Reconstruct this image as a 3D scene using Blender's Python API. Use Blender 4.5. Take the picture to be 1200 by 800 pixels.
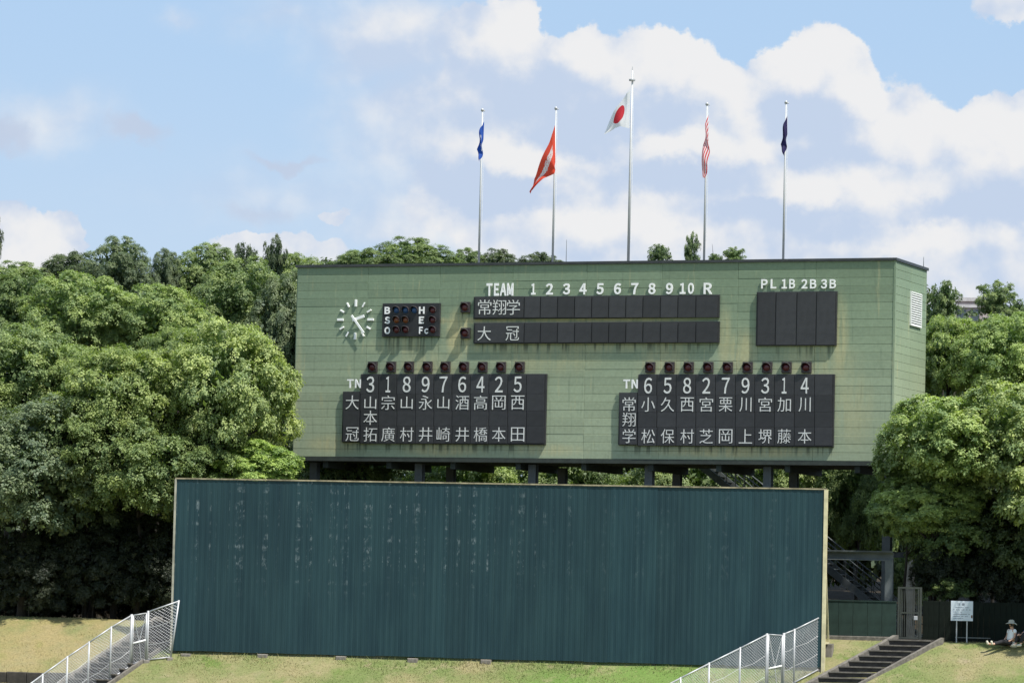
import bpy, math, random
import numpy as np
from mathutils import Vector, Matrix, Euler

for o in list(bpy.data.objects):
    bpy.data.objects.remove(o, do_unlink=True)
SC = bpy.context.scene
COL = SC.collection
random.seed(7)
rad = math.radians

# ------------------------------------------------------------------ camera
F = 4500.0                                   # focal length in photo pixels (photo 1200 x 800)
CAM = Vector((0, 0, 2.05))
ROLL = 0.0235
HOR = 706.0
pitch = math.atan((HOR - 400) / F)
R0 = Vector((1, 0, 0))
FWD = Vector((0, math.cos(pitch), math.sin(pitch)))
U0 = Vector((0, -math.sin(pitch), math.cos(pitch)))
RR = (R0 * math.cos(ROLL) + U0 * math.sin(ROLL)).normalized()
UU = (U0 * math.cos(ROLL) - R0 * math.sin(ROLL)).normalized()
cam_d = bpy.data.cameras.new('camera')
cam_d.sensor_width = 36
cam_d.lens = 36 * F / 1200
cam_d.clip_start = 0.5
cam_d.clip_end = 5000
cam = bpy.data.objects.new('camera', cam_d)
COL.objects.link(cam)
cam.matrix_world = Matrix(((RR.x, UU.x, -FWD.x, CAM.x), (RR.y, UU.y, -FWD.y, CAM.y), (RR.z, UU.z, -FWD.z, CAM.z), (0, 0, 0, 1)))
SC.camera = cam

def ray(px, py):
    return (FWD * F + RR * (px - 600) + UU * (400 - py)).normalized()

# ------------------------------------------------------------------ light
SUN = Vector((.375, -.345, .86)).normalized()
sd = bpy.data.lights.new('sun', 'SUN')
sd.energy = 4.8
sd.angle = rad(1.0)
sd.color = (1, .955, .88)
sun = bpy.data.objects.new('sun', sd)
COL.objects.link(sun)
sun.rotation_euler = (-SUN).to_track_quat('-Z', 'Y').to_euler()
SC.view_settings.view_transform = 'Standard'
SC.view_settings.look = 'None'
SC.view_settings.exposure = 0.45
SC.view_settings.gamma = 1
SC.cycles.max_bounces = 6
SC.cycles.transparent_max_bounces = 6
SC.cycles.use_denoising = True

# ------------------------------------------------------------------ node helpers
class NT:
    def __init__(s, tree):
        s.t = tree
        s.n = tree.nodes
        s.l = tree.links
    def put(s, sock, v):
        if hasattr(v, 'is_linked') or isinstance(v, bpy.types.NodeSocket):
            s.l.new(v, sock)
        elif v is not None:
            if isinstance(v, (tuple, list)) and len(v) == 3 and sock.type == 'RGBA':
                v = (*v, 1)
            sock.default_value = v
    def math(s, op, a, b=None, c=None, clamp=False):
        n = s.n.new('ShaderNodeMath'); n.operation = op; n.use_clamp = clamp
        for i, v in enumerate((a, b, c)):
            s.put(n.inputs[i], v)
        return n.outputs[0]
    def vmath(s, op, a, b=None, out=0):
        n = s.n.new('ShaderNodeVectorMath'); n.operation = op
        s.put(n.inputs[0], a); s.put(n.inputs[1], b)
        return n.outputs[out]
    def mix(s, f, a, b, mode='MIX'):
        n = s.n.new('ShaderNodeMix'); n.data_type = 'RGBA'; n.blend_type = mode; n.clamp_factor = True
        s.put(n.inputs[0], f); s.put(n.inputs[6], a); s.put(n.inputs[7], b)
        return n.outputs[2]
    def ramp(s, f, a, b, c=0., d=1., smooth=True):
        n = s.n.new('ShaderNodeMapRange'); n.interpolation_type = 'SMOOTHSTEP' if smooth else 'LINEAR'
        for i, v in enumerate((f, a, b, c, d)):
            s.put(n.inputs[i], v)
        return n.outputs[0]
    def noise(s, vec, scale, detail=4, rough=.55, dist=0., out='Fac'):
        n = s.n.new('ShaderNodeTexNoise')
        s.put(n.inputs['Vector'], vec)
        n.inputs['Scale'].default_value = scale; n.inputs['Detail'].default_value = detail
        n.inputs['Roughness'].default_value = rough; n.inputs['Distortion'].default_value = dist
        return n.outputs[out]
    def comb(s, x, y, z=0.):
        n = s.n.new('ShaderNodeCombineXYZ')
        for i, v in enumerate((x, y, z)):
            s.put(n.inputs[i], v)
        return n.outputs[0]
    def sep(s, v):
        n = s.n.new('ShaderNodeSeparateXYZ'); s.put(n.inputs[0], v)
        return n.outputs
    def tex(s, which='Object', obj=None):
        n = s.n.new('ShaderNodeTexCoord')
        if obj: n.object = obj
        return n.outputs[which]
    def bump(s, h, strength=.3, dist=.02):
        n = s.n.new('ShaderNodeBump'); n.inputs['Strength'].default_value = strength
        n.inputs['Distance'].default_value = dist; s.put(n.inputs['Height'], h)
        return n.outputs[0]

def mat(name, col=(.5, .5, .5), rough=.6, metal=0., var=.12, vscale=3., build=None, spec=.5):
    m = bpy.data.materials.new(name); m.use_nodes = True
    T = NT(m.node_tree)
    b = T.n['Principled BSDF']
    b.inputs['Roughness'].default_value = rough
    b.inputs['Metallic'].default_value = metal
    b.inputs['Specular IOR Level'].default_value = spec
    if build:
        build(T, b)
    else:
        nz = T.noise(T.tex('Object'), vscale, 5, .6)
        f = T.ramp(nz, .3, .7, 1 - var, 1 + var)
        T.put(b.inputs['Base Color'], T.mix(1., (*col, 1), T.comb(f, f, f), 'MULTIPLY'))
        T.put(b.inputs['Roughness'], T.ramp(nz, .3, .7, rough - .08, rough + .08))
    return m

# ------------------------------------------------------------------ world
W = bpy.data.worlds.new('World'); SC.world = W; W.use_nodes = True
T = NT(W.node_tree)
bg = T.n['Background']
bg.inputs['Strength'].default_value = 0.1
sky = T.n.new('ShaderNodeTexSky'); sky.sky_type = 'NISHITA'; sky.sun_disc = False
sky.sun_elevation = math.asin(SUN.z); sky.sun_rotation = math.atan2(SUN.x, SUN.y)
sky.air_density = 1.0; sky.dust_density = 1.0; sky.ozone_density = 1.6
dirv = T.tex('Generated')
dx, dy, dz = T.sep(dirv)
# clouds are laid on angles round the horizon: azimuth and elevation, in units of 1/3.75 radian
azi = T.math('ARCTAN2', dx, dy)
ele = T.math('ARCSINE', dz)
p = T.comb(T.math('MULTIPLY', azi, 3.75), T.math('MULTIPLY', ele, 3.75), 0.)
w1 = T.noise(p, 5, 6, .6, out='Color')
w1 = T.vmath('SUBTRACT', w1, (.5, .5, .5))
w2 = T.noise(p, 18, 6, .62, out='Color')
w2 = T.vmath('SUBTRACT', w2, (.5, .5, .5))
pw = T.vmath('ADD', p, T.vmath('MULTIPLY', w1, (.09, .07, 0.)))
pw = T.vmath('ADD', pw, T.vmath('MULTIPLY', w2, (.055, .05, 0.)))
def skyuv(px, py):
    d = ray(px, py)
    return math.atan2(d.x, d.y) * 3.75, math.asin(d.z) * 3.75
def blob(cx, cy, rx, ry, amp=1.):
    u, w = skyuv(cx, cy)
    v = T.vmath('SUBTRACT', pw, (u, w, 0.))
    v = T.vmath('MULTIPLY', v, (1200 / rx, 1200 / ry, 0.))
    return T.math('MULTIPLY_ADD', T.vmath('LENGTH', v, out=1), -amp, amp)
def union(lst, k=.18):
    r = lst[0]
    for q in lst[1:]:
        r = T.math('SMOOTH_MAX', r, q, k)
    return r
main = union([blob(*b) for b in (
    (575, 40, 62, 70), (600, 120, 90, 90), (690, 105, 92, 72), (765, 115, 105, 92), (850, 160, 95, 88),
    (955, 112, 84, 90), (1010, 190, 125, 105), (1130, 210, 110, 92), (1185, 170, 90, 68), (720, 230, 260, 90),
    (1000, 270, 300, 80), (1230, 280, 200, 120))])
left = union([blob(*b) for b in ((30, 290, 58, 62), (75, 300, 44, 60), (0, 320, 50, 60), (325, 297, 85, 24, .7), (384, 257, 22, 7, .6), (1195, 5, 60, 28, .5))])
soft = union([blob(*b) for b in ((480, 40, 150, 90, .8), (530, 150, 170, 110, .9), (620, 250, 260, 80, .9), (480, 270, 130, 40, .6), (900, 290, 500, 60, .9), (340, 20, 110, 40, .35), (215, 18, 50, 20, .35),
    (60, 140, 110, 45, .35), (330, 230, 180, 50, .3))])
greys = union([blob(*b) for b in ((8, 152, 46, 26, .8), (152, 155, 48, 22, .8), (335, 182, 50, 11, .7), (300, 250, 60, 18, .4))])
darkb = union([blob(*b) for b in ((745, 130, 110, 36, .9), (600, 120, 130, 60, .8), (560, 220, 130, 26, 1.), (770, 205, 170, 22, 1.), (900, 250, 170, 22, 1.), (660, 160, 120, 30, .8),
    (950, 135, 62, 40, .8), (1100, 240, 120, 26, .8), (500, 90, 90, 40, .6), (880, 200, 60, 30, .8), (600, 240, 100, 16, .8), (1010, 265, 120, 16, .9), (1170, 250, 80, 40, .7), (960, 175, 60, 26, .6))], .1)
brightb = union([blob(*b) for b in ((590, 45, 50, 60), (690, 60, 50, 30), (780, 62, 90, 42), (850, 105, 60, 40), (955, 62, 66, 40), (1010, 95, 40, 40), (1060, 150, 60, 36), (790, 168, 130, 20, .8),
    (640, 190, 130, 22, .7), (740, 262, 160, 26, .8), (1120, 275, 140, 22, .8), (1150, 150, 80, 40), (1000, 215, 140, 26, .6), (50, 290, 60, 50))], .1)
# the sky beyond the frame carries on with the same kind of broken cloud
outm = T.math('MAXIMUM', T.ramp(T.math('ABSOLUTE', azi), .145 * 3.75 / 3.75, .19), T.ramp(ele, .16, .20))
gen = T.ramp(T.noise(T.vmath('MULTIPLY', dirv, (1., 1., 2.2)), 2.3, 8, .58), .50, .66, -.4, .6)
gen = T.math('MULTIPLY_ADD', T.math('SUBTRACT', outm, 1.), 1.5, gen)
dens = T.math('SMOOTH_MAX', T.math('SMOOTH_MAX', main, left, .05), gen, .1)
fine = T.math('SUBTRACT', T.noise(p, 30, 6, .62), .5)
cover = T.ramp(T.math('MULTIPLY_ADD', fine, .20, dens), -.01, .075)
ls = T.noise(p, 13, 5, .5)
ls2 = T.noise(T.vmath('ADD', p, (.012, .020, 0.)), 13, 5, .5)
relief = T.math('SUBTRACT', ls, ls2)
shade = T.math('SUBTRACT', T.ramp(darkb, -.35, .8, 0., 1.0), T.ramp(brightb, -.45, .75, 0., 1.25))
shade = T.math('MULTIPLY_ADD', T.math('SUBTRACT', T.noise(p, 4.5, 3, .5), .5), .7, shade)
shade = T.math('ADD', T.math('MULTIPLY_ADD', relief, 4.2, .62), shade)
shade = T.ramp(shade, -.45, 1.35)
cl = T.mix(shade, (6.3, 6.32, 6.4, 1), (4.05, 4.8, 6.05, 1))
skyc = T.mix(.88, sky.outputs[0], T.mix(T.ramp(ele, .06, .16), (4.1, 5.15, 6.55, 1), (3.35, 4.75, 6.6, 1)))
wisp = T.noise(T.vmath('MULTIPLY', pw, (3., 8., 1.)), 1.6, 6, .6)
sf = T.math('MULTIPLY', T.ramp(T.math('MULTIPLY_ADD', T.math('SUBTRACT', wisp, .5), .5, soft), -.12, .62), .92)
skyc = T.mix(sf, skyc, cl)
gf = T.math('MULTIPLY', T.ramp(T.math('MULTIPLY_ADD', fine, .5, greys), -.05, .5), .75)
skyc = T.mix(gf, skyc, (3.95, 4.5, 5.6, 1))
T.put(bg.inputs['Color'], T.mix(cover, skyc, cl))

# ------------------------------------------------------------------ mesh helpers
class MB:
    def __init__(s):
        s.v = []; s.f = []; s.mi = []
    def add(s, vs, fs, mi=0):
        k = len(s.v)
        s.v += [tuple(v) for v in vs]
        s.f += [tuple(i + k for i in f) for f in fs]
        s.mi += [mi] * len(fs)
        return s
    def box(s, x0, x1, y0, y1, z0, z1, mi=0, M=None):
        vs = [Vector((x, y, z)) for z in (z0, z1) for y in (y0, y1) for x in (x0, x1)]
        if M is not None: vs = [M @ v for v in vs]
        return s.add(vs, [(0, 2, 3, 1), (4, 5, 7, 6), (0, 1, 5, 4), (2, 6, 7, 3), (0, 4, 6, 2), (1, 3, 7, 5)], mi)
    def cbox(s, x0, x1, y0, y1, z0, z1, c=.01, mi=0):
        # box whose -y face is chamfered
        vs = [(x0, y1, z0), (x1, y1, z0), (x1, y1, z1), (x0, y1, z1),
              (x0, y0 + c, z0), (x1, y0 + c, z0), (x1, y0 + c, z1), (x0, y0 + c, z1),
              (x0 + c, y0, z0 + c), (x1 - c, y0, z0 + c), (x1 - c, y0, z1 - c), (x0 + c, y0, z1 - c)]
        fs = [(0, 3, 2, 1), (8, 9, 10, 11), (4, 5, 9, 8), (5, 6, 10, 9), (6, 7, 11, 10), (7, 4, 8, 11),
              (0, 1, 5, 4), (1, 2, 6, 5), (2, 3, 7, 6), (3, 0, 4, 7)]
        return s.add(vs, fs, mi)
    def tube(s, pts, r, n=8, mi=0, cap=True):
        pts = [Vector(p) for p in pts]
        if not hasattr(r, '__len__'): r = [r] * len(pts)
        k = len(s.v)
        prev = None
        for i, pt in enumerate(pts):
            d = (pts[min(i + 1, len(pts) - 1)] - pts[max(i - 1, 0)]).normalized()
            a = prev if prev is not None else (Vector((0, 0, 1)) if abs(d.z) < .9 else Vector((1, 0, 0)))
            b = d.cross(a).normalized(); a = b.cross(d).normalized(); prev = a
            for j in range(n):
                an = 2 * math.pi * j / n
                s.v.append(tuple(pt + (a * math.cos(an) + b * math.sin(an)) * r[i]))
        for i in range(len(pts) - 1):
            for j in range(n):
                q = (j + 1) % n
                s.f.append((k + i * n + j, k + i * n + q, k + (i + 1) * n + q, k + (i + 1) * n + j)); s.mi.append(mi)
        if cap:
            s.f.append(tuple(k + j for j in reversed(range(n)))); s.mi.append(mi)
            e = k + (len(pts) - 1) * n
            s.f.append(tuple(e + j for j in range(n))); s.mi.append(mi)
        return s
    def bar(s, a, b, w, d=None, mi=0, up=(0, 0, 1)):
        # square bar between two points
        a = Vector(a); b = Vector(b); d = d or w
        x = (b - a).normalized(); y = Vector(up).cross(x)
        if y.length < 1e-4: y = Vector((0, 1, 0)).cross(x)
        y.normalize(); z = x.cross(y)
        vs = [p + y * (i * w / 2) + z * (j * d / 2) for p in (a, b) for (i, j) in ((-1, -1), (1, -1), (1, 1), (-1, 1))]
        return s.add(vs, [(0, 3, 2, 1), (4, 5, 6, 7), (0, 1, 5, 4), (1, 2, 6, 5), (2, 3, 7, 6), (3, 0, 4, 7)], mi)
    def mesh(s, name, mats, smooth=False):
        me = bpy.data.meshes.new(name)
        me.from_pydata(s.v, [], s.f)
        for m in (mats if isinstance(mats, (list, tuple)) else [mats]):
            me.materials.append(m)
        if any(s.mi): me.polygons.foreach_set('material_index', s.mi)
        if smooth: me.polygons.foreach_set('use_smooth', [True] * len(me.polygons))
        me.update()
        return me

def link(name, data, parent=None, loc=(0, 0, 0), rz=0., kind=None):
    o = bpy.data.objects.new(name, data)
    COL.objects.link(o)
    o.location = loc
    if rz: o.rotation_euler = (0, 0, rz)
    if parent: o.parent = parent
    if kind: o['kind'] = kind
    return o
def tag(o, label, cat, group=None):
    o['label'] = label; o['category'] = cat
    if group: o['group'] = group
    return o
def thing(name, label, cat, loc=(0, 0, 0), rz=0., group=None):
    return tag(link(name, None, None, loc, rz), label, cat, group)
def copy_tree(o, parent=None):
    c = o.copy(); COL.objects.link(c)
    if parent: c.parent = parent
    for ch in list(o.children):
        copy_tree(ch, c)
    return c

_fc = {}
def text_mesh(s, w, h, depth, material, offset=0.):
    """lettering fitted to w x h (centre at 0,0), standing in the xz plane facing -y"""
    s = ''.join(chr(ord(c) + 0xFEE0) if '!' <= c <= '~' else c for c in s)     # full-width forms share the gothic face of the kanji
    key = (s, round(w, 3), round(h, 3), material.name, offset)
    if key in _fc: return _fc[key]
    cu = bpy.data.curves.new('lettering', 'FONT')
    cu.body = s; cu.size = 1; cu.offset = offset; cu.extrude = 0.0
    cu.resolution_u = 3; cu.space_character = .72 if all(ord(c) > 0xFF00 for c in s) else 1.0
    ob = bpy.data.objects.new('lettering_tmp', cu); COL.objects.link(ob)
    dg = bpy.context.evaluated_depsgraph_get(); dg.update()
    me = bpy.data.meshes.new_from_object(ob.evaluated_get(dg))
    bpy.data.objects.remove(ob, do_unlink=True)
    n = len(me.vertices)
    co = np.empty(n * 3); me.vertices.foreach_get('co', co); co = co.reshape(-1, 3)
    lo, hi = co.min(0), co.max(0)
    co = (co - (lo + hi) / 2)
    co[:, 0] *= w / max(hi[0] - lo[0], 1e-5); co[:, 1] *= h / max(hi[1] - lo[1], 1e-5)
    vs = [(x, -depth, y) for x, y, _ in co] + [(x, 0, y) for x, y, _ in co]
    faces = [tuple(p.vertices) for p in me.polygons]
    from collections import Counter
    ec = Counter(); dirn = {}
    for f in faces:
        for a, b in zip(f, f[1:] + f[:1]):
            ec[tuple(sorted((a, b)))] += 1; dirn[tuple(sorted((a, b)))] = (a, b)
    side = [(dirn[e][1], dirn[e][0], dirn[e][0] + n, dirn[e][1] + n) for e, c in ec.items() if c == 1]
    m2 = bpy.data.meshes.new('lettering')
    m2.from_pydata(vs, [], faces + side)
    m2.materials.append(material); m2.update()
    bpy.data.meshes.remove(me)
    _fc[key] = m2
    return m2

# ------------------------------------------------------------------ frames
TB = rad(12.6)                    # batter's eye wall turned to the left of the camera
TS = rad(22.0)                    # scoreboard
_d = ray(585, 773.5)
OB = CAM + _d * (132 / _d.y); OB.z = 0.0
sB = Vector((math.cos(TB), -math.sin(TB), 0)); tB = Vector((math.sin(TB), math.cos(TB), 0))
def st(x, y):
    v = Vector((x - OB.x, y - OB.y, 0)); return v.dot(sB), v.dot(tB)
def xy(s, t):
    return OB + sB * s + tB * t
SL = .55
STEP_T = -1.38
STEP_S = -13.55
def height(s, t):
    if t > 2: h = 1.1
    elif t > -7: h = 1.1 - SL * (2 - t)
    else: h = 1.1 - SL * 9
    # rounded crest
    if abs(t - 2) < .5: h -= (.5 - abs(t - 2)) ** 2 * SL / 2
    if t > 16: h += min(t - 16, 70) * .07
    if t < STEP_T and s < STEP_S and t > -7: h -= .30
    h += .05 * math.sin(s * .31 + 1) * math.sin(t * .5) + .02 * math.sin(s * 1.3) * math.sin(t * 1.7 + s * .4)
    if -1 < t < .6 and -12.5 < s < 12.5: pass
    return h
def hz(x, y):
    s, t = st(x, y); return height(s, t)
def ground(px, py, t0=100, t1=260):
    d = ray(px, py); k = t0
    prev = None
    while k < t1:
        q = CAM + d * k
        if q.z < hz(q.x, q.y): break
        k += .05
    q = CAM + d * k
    return Vector((q.x, q.y, hz(q.x, q.y)))
def at(px, py, Y):
    d = ray(px, py); return CAM + d * (Y / d.y)

# ------------------------------------------------------------------ materials
def b_ground(T, b):
    P = T.tex('Object')
    n1 = T.noise(P, .35, 5, .6); n2 = T.noise(P, 2.2, 6, .65); n3 = T.noise(P, 14, 6, .7); n4 = T.noise(T.vmath('ADD', P, (31., 7., 0.)), .8, 5, .6)
    c = T.mix(T.ramp(n1, .40, .62), (.25, .222, .115, 1), (.145, .18, .065, 1))
    c = T.mix(T.ramp(n2, .50, .68), c, (.27, .235, .135, 1))
    c = T.mix(T.ramp(n4, .56, .70), c, (.12, .17, .045, 1))
    c = T.mix(T.ramp(n4, .25, .38, .8, 0.), c, (.30, .245, .165, 1))
    c = T.mix(T.math('MULTIPLY', T.ramp(T.noise(T.vmath('ADD', P, (9., 3., 0.)), .45, 5, .65), .42, .62), .6), c, (.14, .18, .06, 1))
    gl_ = T.vmath('DOT_PRODUCT', T.vmath('SUBTRACT', P, tuple(OB)), tuple(sB), out=1)
    c = T.mix(T.math('MULTIPLY', T.ramp(T.math('MULTIPLY_ADD', n2, 3., gl_), -10.5, -13.), T.ramp(n4, .35, .6, .0, .6)), c, (.30, .235, .11, 1))
    gx = T.vmath('LENGTH', T.vmath('MULTIPLY', T.vmath('SUBTRACT', P, tuple(xy(4.5, -1.0))), (.17, .6, 0.)), out=1)
    c = T.mix(T.math('MULTIPLY', T.ramp(T.math('MULTIPLY_ADD', n2, 1.2, gx), .9, 1.7, 1., 0.), .8), c, (.115, .20, .045, 1))
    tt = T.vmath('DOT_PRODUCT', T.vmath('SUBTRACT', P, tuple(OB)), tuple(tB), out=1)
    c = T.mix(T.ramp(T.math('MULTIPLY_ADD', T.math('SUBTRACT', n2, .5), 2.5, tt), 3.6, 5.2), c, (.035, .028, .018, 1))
    f = T.ramp(n3, .25, .75, .78, 1.18)
    T.put(b.inputs['Base Color'], T.mix(1., c, T.comb(f, f, f), 'MULTIPLY'))
    b.inputs['Roughness'].default_value = .95
    T.put(b.inputs['Normal'], T.bump(n3, .4, .04))
M_ground = mat('dry_grass_ground', build=b_ground, spec=.1)

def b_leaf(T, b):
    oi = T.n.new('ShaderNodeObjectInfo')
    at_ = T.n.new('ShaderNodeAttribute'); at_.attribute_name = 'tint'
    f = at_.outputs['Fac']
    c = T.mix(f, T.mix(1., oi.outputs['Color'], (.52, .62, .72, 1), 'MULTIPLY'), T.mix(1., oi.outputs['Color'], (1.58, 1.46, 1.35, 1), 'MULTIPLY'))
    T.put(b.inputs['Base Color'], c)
    b.inputs['Roughness'].default_value = .5
    tr = T.n.new('ShaderNodeBsdfTranslucent')
    T.put(tr.inputs['Color'], T.mix(1., c, (1.15, 1.35, .5, 1), 'MULTIPLY'))
    mx = T.n.new('ShaderNodeMixShader'); mx.inputs[0].default_value = .32
    T.l.new(b.outputs[0], mx.inputs[1]); T.l.new(tr.outputs[0], mx.inputs[2])
    T.l.new(mx.outputs[0], T.n['Material Output'].inputs[0])
M_leaf = mat('foliage', build=b_leaf, spec=.35)
def b_blade(T, b):
    oi = T.n.new('ShaderNodeAttribute'); oi.attribute_name = 'tint'
    P = T.tex('Object')
    n1 = T.noise(P, .35, 5, .6)
    c = T.mix(T.ramp(n1, .40, .62), (.29, .262, .135, 1), (.17, .215, .075, 1))
    c = T.mix(oi.outputs['Fac'], c, T.mix(1., c, (1.2, 1.15, 1.0, 1), 'MULTIPLY'))
    T.put(b.inputs['Base Color'], c); b.inputs['Roughness'].default_value = .8
M_blade = mat('grass_blade', build=b_blade, spec=.2)
M_bark = mat('bark', (.040, .034, .027), .9, var=.4, vscale=6)
M_white = mat('white_paint', (.88, .88, .87), .5, var=.03)
M_plate = mat('letter_white', (.68, .69, .67), .6, var=.08, vscale=8)
M_steel = mat('grey_steel', (.115, .128, .13), .6, .1, var=.2, spec=.3)
M_dsteel = mat('dark_steel', (.07, .08, .08), .6, .2, var=.25)
M_galv = mat('galvanised_steel', (.43, .44, .455), .5, .3, var=.12)
M_wire = mat('galvanised_wire', (.46, .47, .48), .5, .3, var=.1)
M_alu = mat('aluminium_pole', (.50, .51, .52), .45, .0, var=.05)
M_cream = mat('cream_paint', (.62, .56, .36), .55, var=.18)
M_conc = mat('concrete', (.20, .18, .155), .9, var=.3, vscale=5)
M_dconc = mat('damp_concrete', (.050, .044, .038), .9, var=.4, vscale=4)
M_lconc = mat('worn_nosing', (.14, .128, .11), .9, var=.3, vscale=7)
M_lens_r = mat('red_lens', (.085, .012, .018), .25, var=.2)
M_lens_b = mat('blue_lens', (.015, .06, .17), .25, var=.2)
M_lens_o = mat('amber_lens', (.16, .045, .012), .25, var=.2)
M_hood = mat('black_hood', (.030, .024, .026), .55, var=.3)
M_hoodedge = mat('worn_hood', (.13, .11, .115), .5, var=.3)
M_frame = mat('board_frame', (.018, .019, .021), .6, var=.25)
M_greenwall = mat('dark_green_panel', (.025, .045, .038), .7, var=.2, spec=.2)
M_dgreen = mat('black_green_fence', (.010, .014, .011), .85, var=.3, spec=.1)
M_coping = mat('dark_coping', (.035, .04, .042), .5, var=.2)
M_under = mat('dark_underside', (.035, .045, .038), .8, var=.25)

# scoreboard siding: aged green paint
def b_siding(T, b):
    P = T.tex('Object', SBREF)
    x, y, z = T.sep(P)
    oi = T.n.new('ShaderNodeObjectInfo')
    n1 = T.noise(P, .35, 5, .6)
    streak = T.noise(T.vmath('MULTIPLY', P, (3.0, 3.0, .28)), 1.6, 5, .65)
    fine = T.noise(P, 9, 5, .65)
    hgt = T.ramp(z, SB_Z0, SB_Z1, 0., 1., False)
    base = T.mix(T.ramp(T.math('MULTIPLY_ADD', n1, .45, hgt), .35, 1.2), (.340, .400, .270, 1), (.185, .252, .168, 1))
    ocr = (.50, .46, .25, 1)
    def spot(a, zz, rx, rz, k=1.):
        v = T.vmath('MULTIPLY', T.vmath('SUBTRACT', P, (a, 0., zz)), (1 / rx, 0., 1 / rz))
        return T.ramp(T.vmath('LENGTH', v, out=1), .3, 1.15, k, 0.)
    m = None
    for q in STAINS:
        v = spot(*q); m = v if m is None else T.math('MAXIMUM', m, v)
    m = T.math('MULTIPLY', m, T.ramp(streak, .34, .56, .25, 1.))
    general = T.math('MULTIPLY', T.ramp(streak, .58, .76), .5)
    c = T.mix(T.math('MAXIMUM', m, general), base, ocr)
    dark = T.noise(T.vmath('MULTIPLY', P, (5., 5., .35)), 1.3, 4, .6)
    c = T.mix(T.math('MULTIPLY', T.ramp(dark, .56, .74), .4), c, (.11, .15, .105, 1))
    dr = None
    for (a0, a1, zt, ln_) in DRIPS:
        q = T.math('MULTIPLY', T.math('MULTIPLY', T.ramp(x, a0 - .02, a0 + .02), T.ramp(x, a1 - .02, a1 + .02, 1., 0.)), T.math('MULTIPLY', T.ramp(z, zt - ln_, zt - .05), T.ramp(z, zt, zt + .03, 1., 0.)))
        dr = q if dr is None else T.math('MAXIMUM', dr, q)
    dn = T.noise(T.comb(x, 0., T.math('MULTIPLY', z, .04)), 4.2, 3, .7)
    c = T.mix(T.math('MULTIPLY', T.math('MULTIPLY', dr, T.ramp(dn, .50, .60)), .75), c, (.07, .085, .055, 1))
    f = T.math('MULTIPLY', T.ramp(fine, .3, .7, .93, 1.06), T.ramp(oi.outputs['Random'], 0., 1., .93, 1.06, False))
    T.put(b.inputs['Base Color'], T.mix(1., c, T.comb(f, f, f), 'MULTIPLY'))
    b.inputs['Roughness'].default_value = .62
    T.put(b.inputs['Normal'], T.bump(fine, .12, .02))

# ------------------------------------------------------------------ SETTING: ground
def lines(lo, hi, step, extra=(), far=(900,)):
    a = list(np.arange(lo, hi + .01, step)) + list(extra)
    a += [lo - 3, lo - 8, lo - 20, lo - 45, lo - 90, lo - 200, lo - 700, hi + 3, hi + 8, hi + 20, hi + 45, hi + 90, hi + 250, hi + 900]
    return sorted(set(round(q, 3) for q in a))
S_ = lines(-24, 24, .4, (STEP_S - .01, STEP_S + .01))
T_ = lines(-10, 20, .25, (STEP_T - .01, STEP_T + .01))
vs = []; fs = []
for t in T_:
    for s in S_:
        q = xy(s, t); vs.append((q.x, q.y, height(s, t)))
nS = len(S_)
for j in range(len(T_) - 1):
    for i in range(nS - 1):
        k = j * nS + i; fs.append((k, k + 1, k + nS + 1, k + nS))
me = bpy.data.meshes.new('ground'); me.from_pydata(vs, [], fs); me.materials.append(M_ground)
me.polygons.foreach_set('use_smooth', [True] * len(fs)); me.update()
link('ground', me, kind='structure')

# grass blades: nobody could count them
def grass():
    rng = np.random.default_rng(3)
    N = 110000
    s = rng.uniform(-19, 19, N); t = rng.triangular(-4.5, -1.5, 3.4, N)
    keep = ~((np.abs(s - .3) < 11.4) & (t > -.02))
    # bare patches
    pat = np.sin(s * 1.1 + 2 * np.sin(t)) * np.sin(t * 2.3 + s * .6) + rng.normal(0, .5, N)
    keep &= pat > -.35
    s, t = s[keep], t[keep]
    base = np.array([list(xy(a, b)) for a, b in zip(s, t)])
    base[:, 2] = [height(a, b) - .01 for a, b in zip(s, t)]
    okk = np.ones(len(s), bool)
    for (c0, c1) in STAIRBOX:
        lat = s - (c0 + (c1) * t)
        okk &= ~((np.abs(lat) < 1.0) & (t < 2.6))
    base = base[okk]; s = s[okk]; t = t[okk]; n = len(s)
    near = np.exp(-np.abs(t + .1) * 3) * (np.abs(s) < 11.5)
    L = rng.uniform(.02, .05, n) * (1 + 2.2 * near) * (1 + .8 * (rng.random(n) > .97))
    an = rng.uniform(0, 2 * np.pi, n); w = rng.uniform(.008, .016, n)
    sx = np.stack([np.cos(an), np.sin(an), np.zeros(n)], 1) * w[:, None]
    le = rng.normal(0, .45, (n, 2))
    tip = base + np.stack([le[:, 0] * L, le[:, 1] * L, L], 1)
    v = np.stack([base - sx, base + sx, tip], 1).reshape(-1, 3)
    me = bpy.data.meshes.new('grass')
    me.vertices.add(n * 3); me.vertices.foreach_set('co', v.ravel())
    me.loops.add(n * 3); me.loops.foreach_set('vertex_index', np.arange(n * 3))
    me.polygons.add(n); me.polygons.foreach_set('loop_start', np.arange(n) * 3); me.polygons.foreach_set('loop_total', np.full(n, 3))
    a = me.attributes.new('tint', 'FLOAT', 'POINT'); a.data.foreach_set('value', np.repeat(rng.random(n), 3))
    me.materials.append(M_blade); me.update(calc_edges=True)
    o = link('grass', me, kind='stuff')
    o['label'] = 'short dry and green grass covering the sloping bank'; o['category'] = 'grass'

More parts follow.
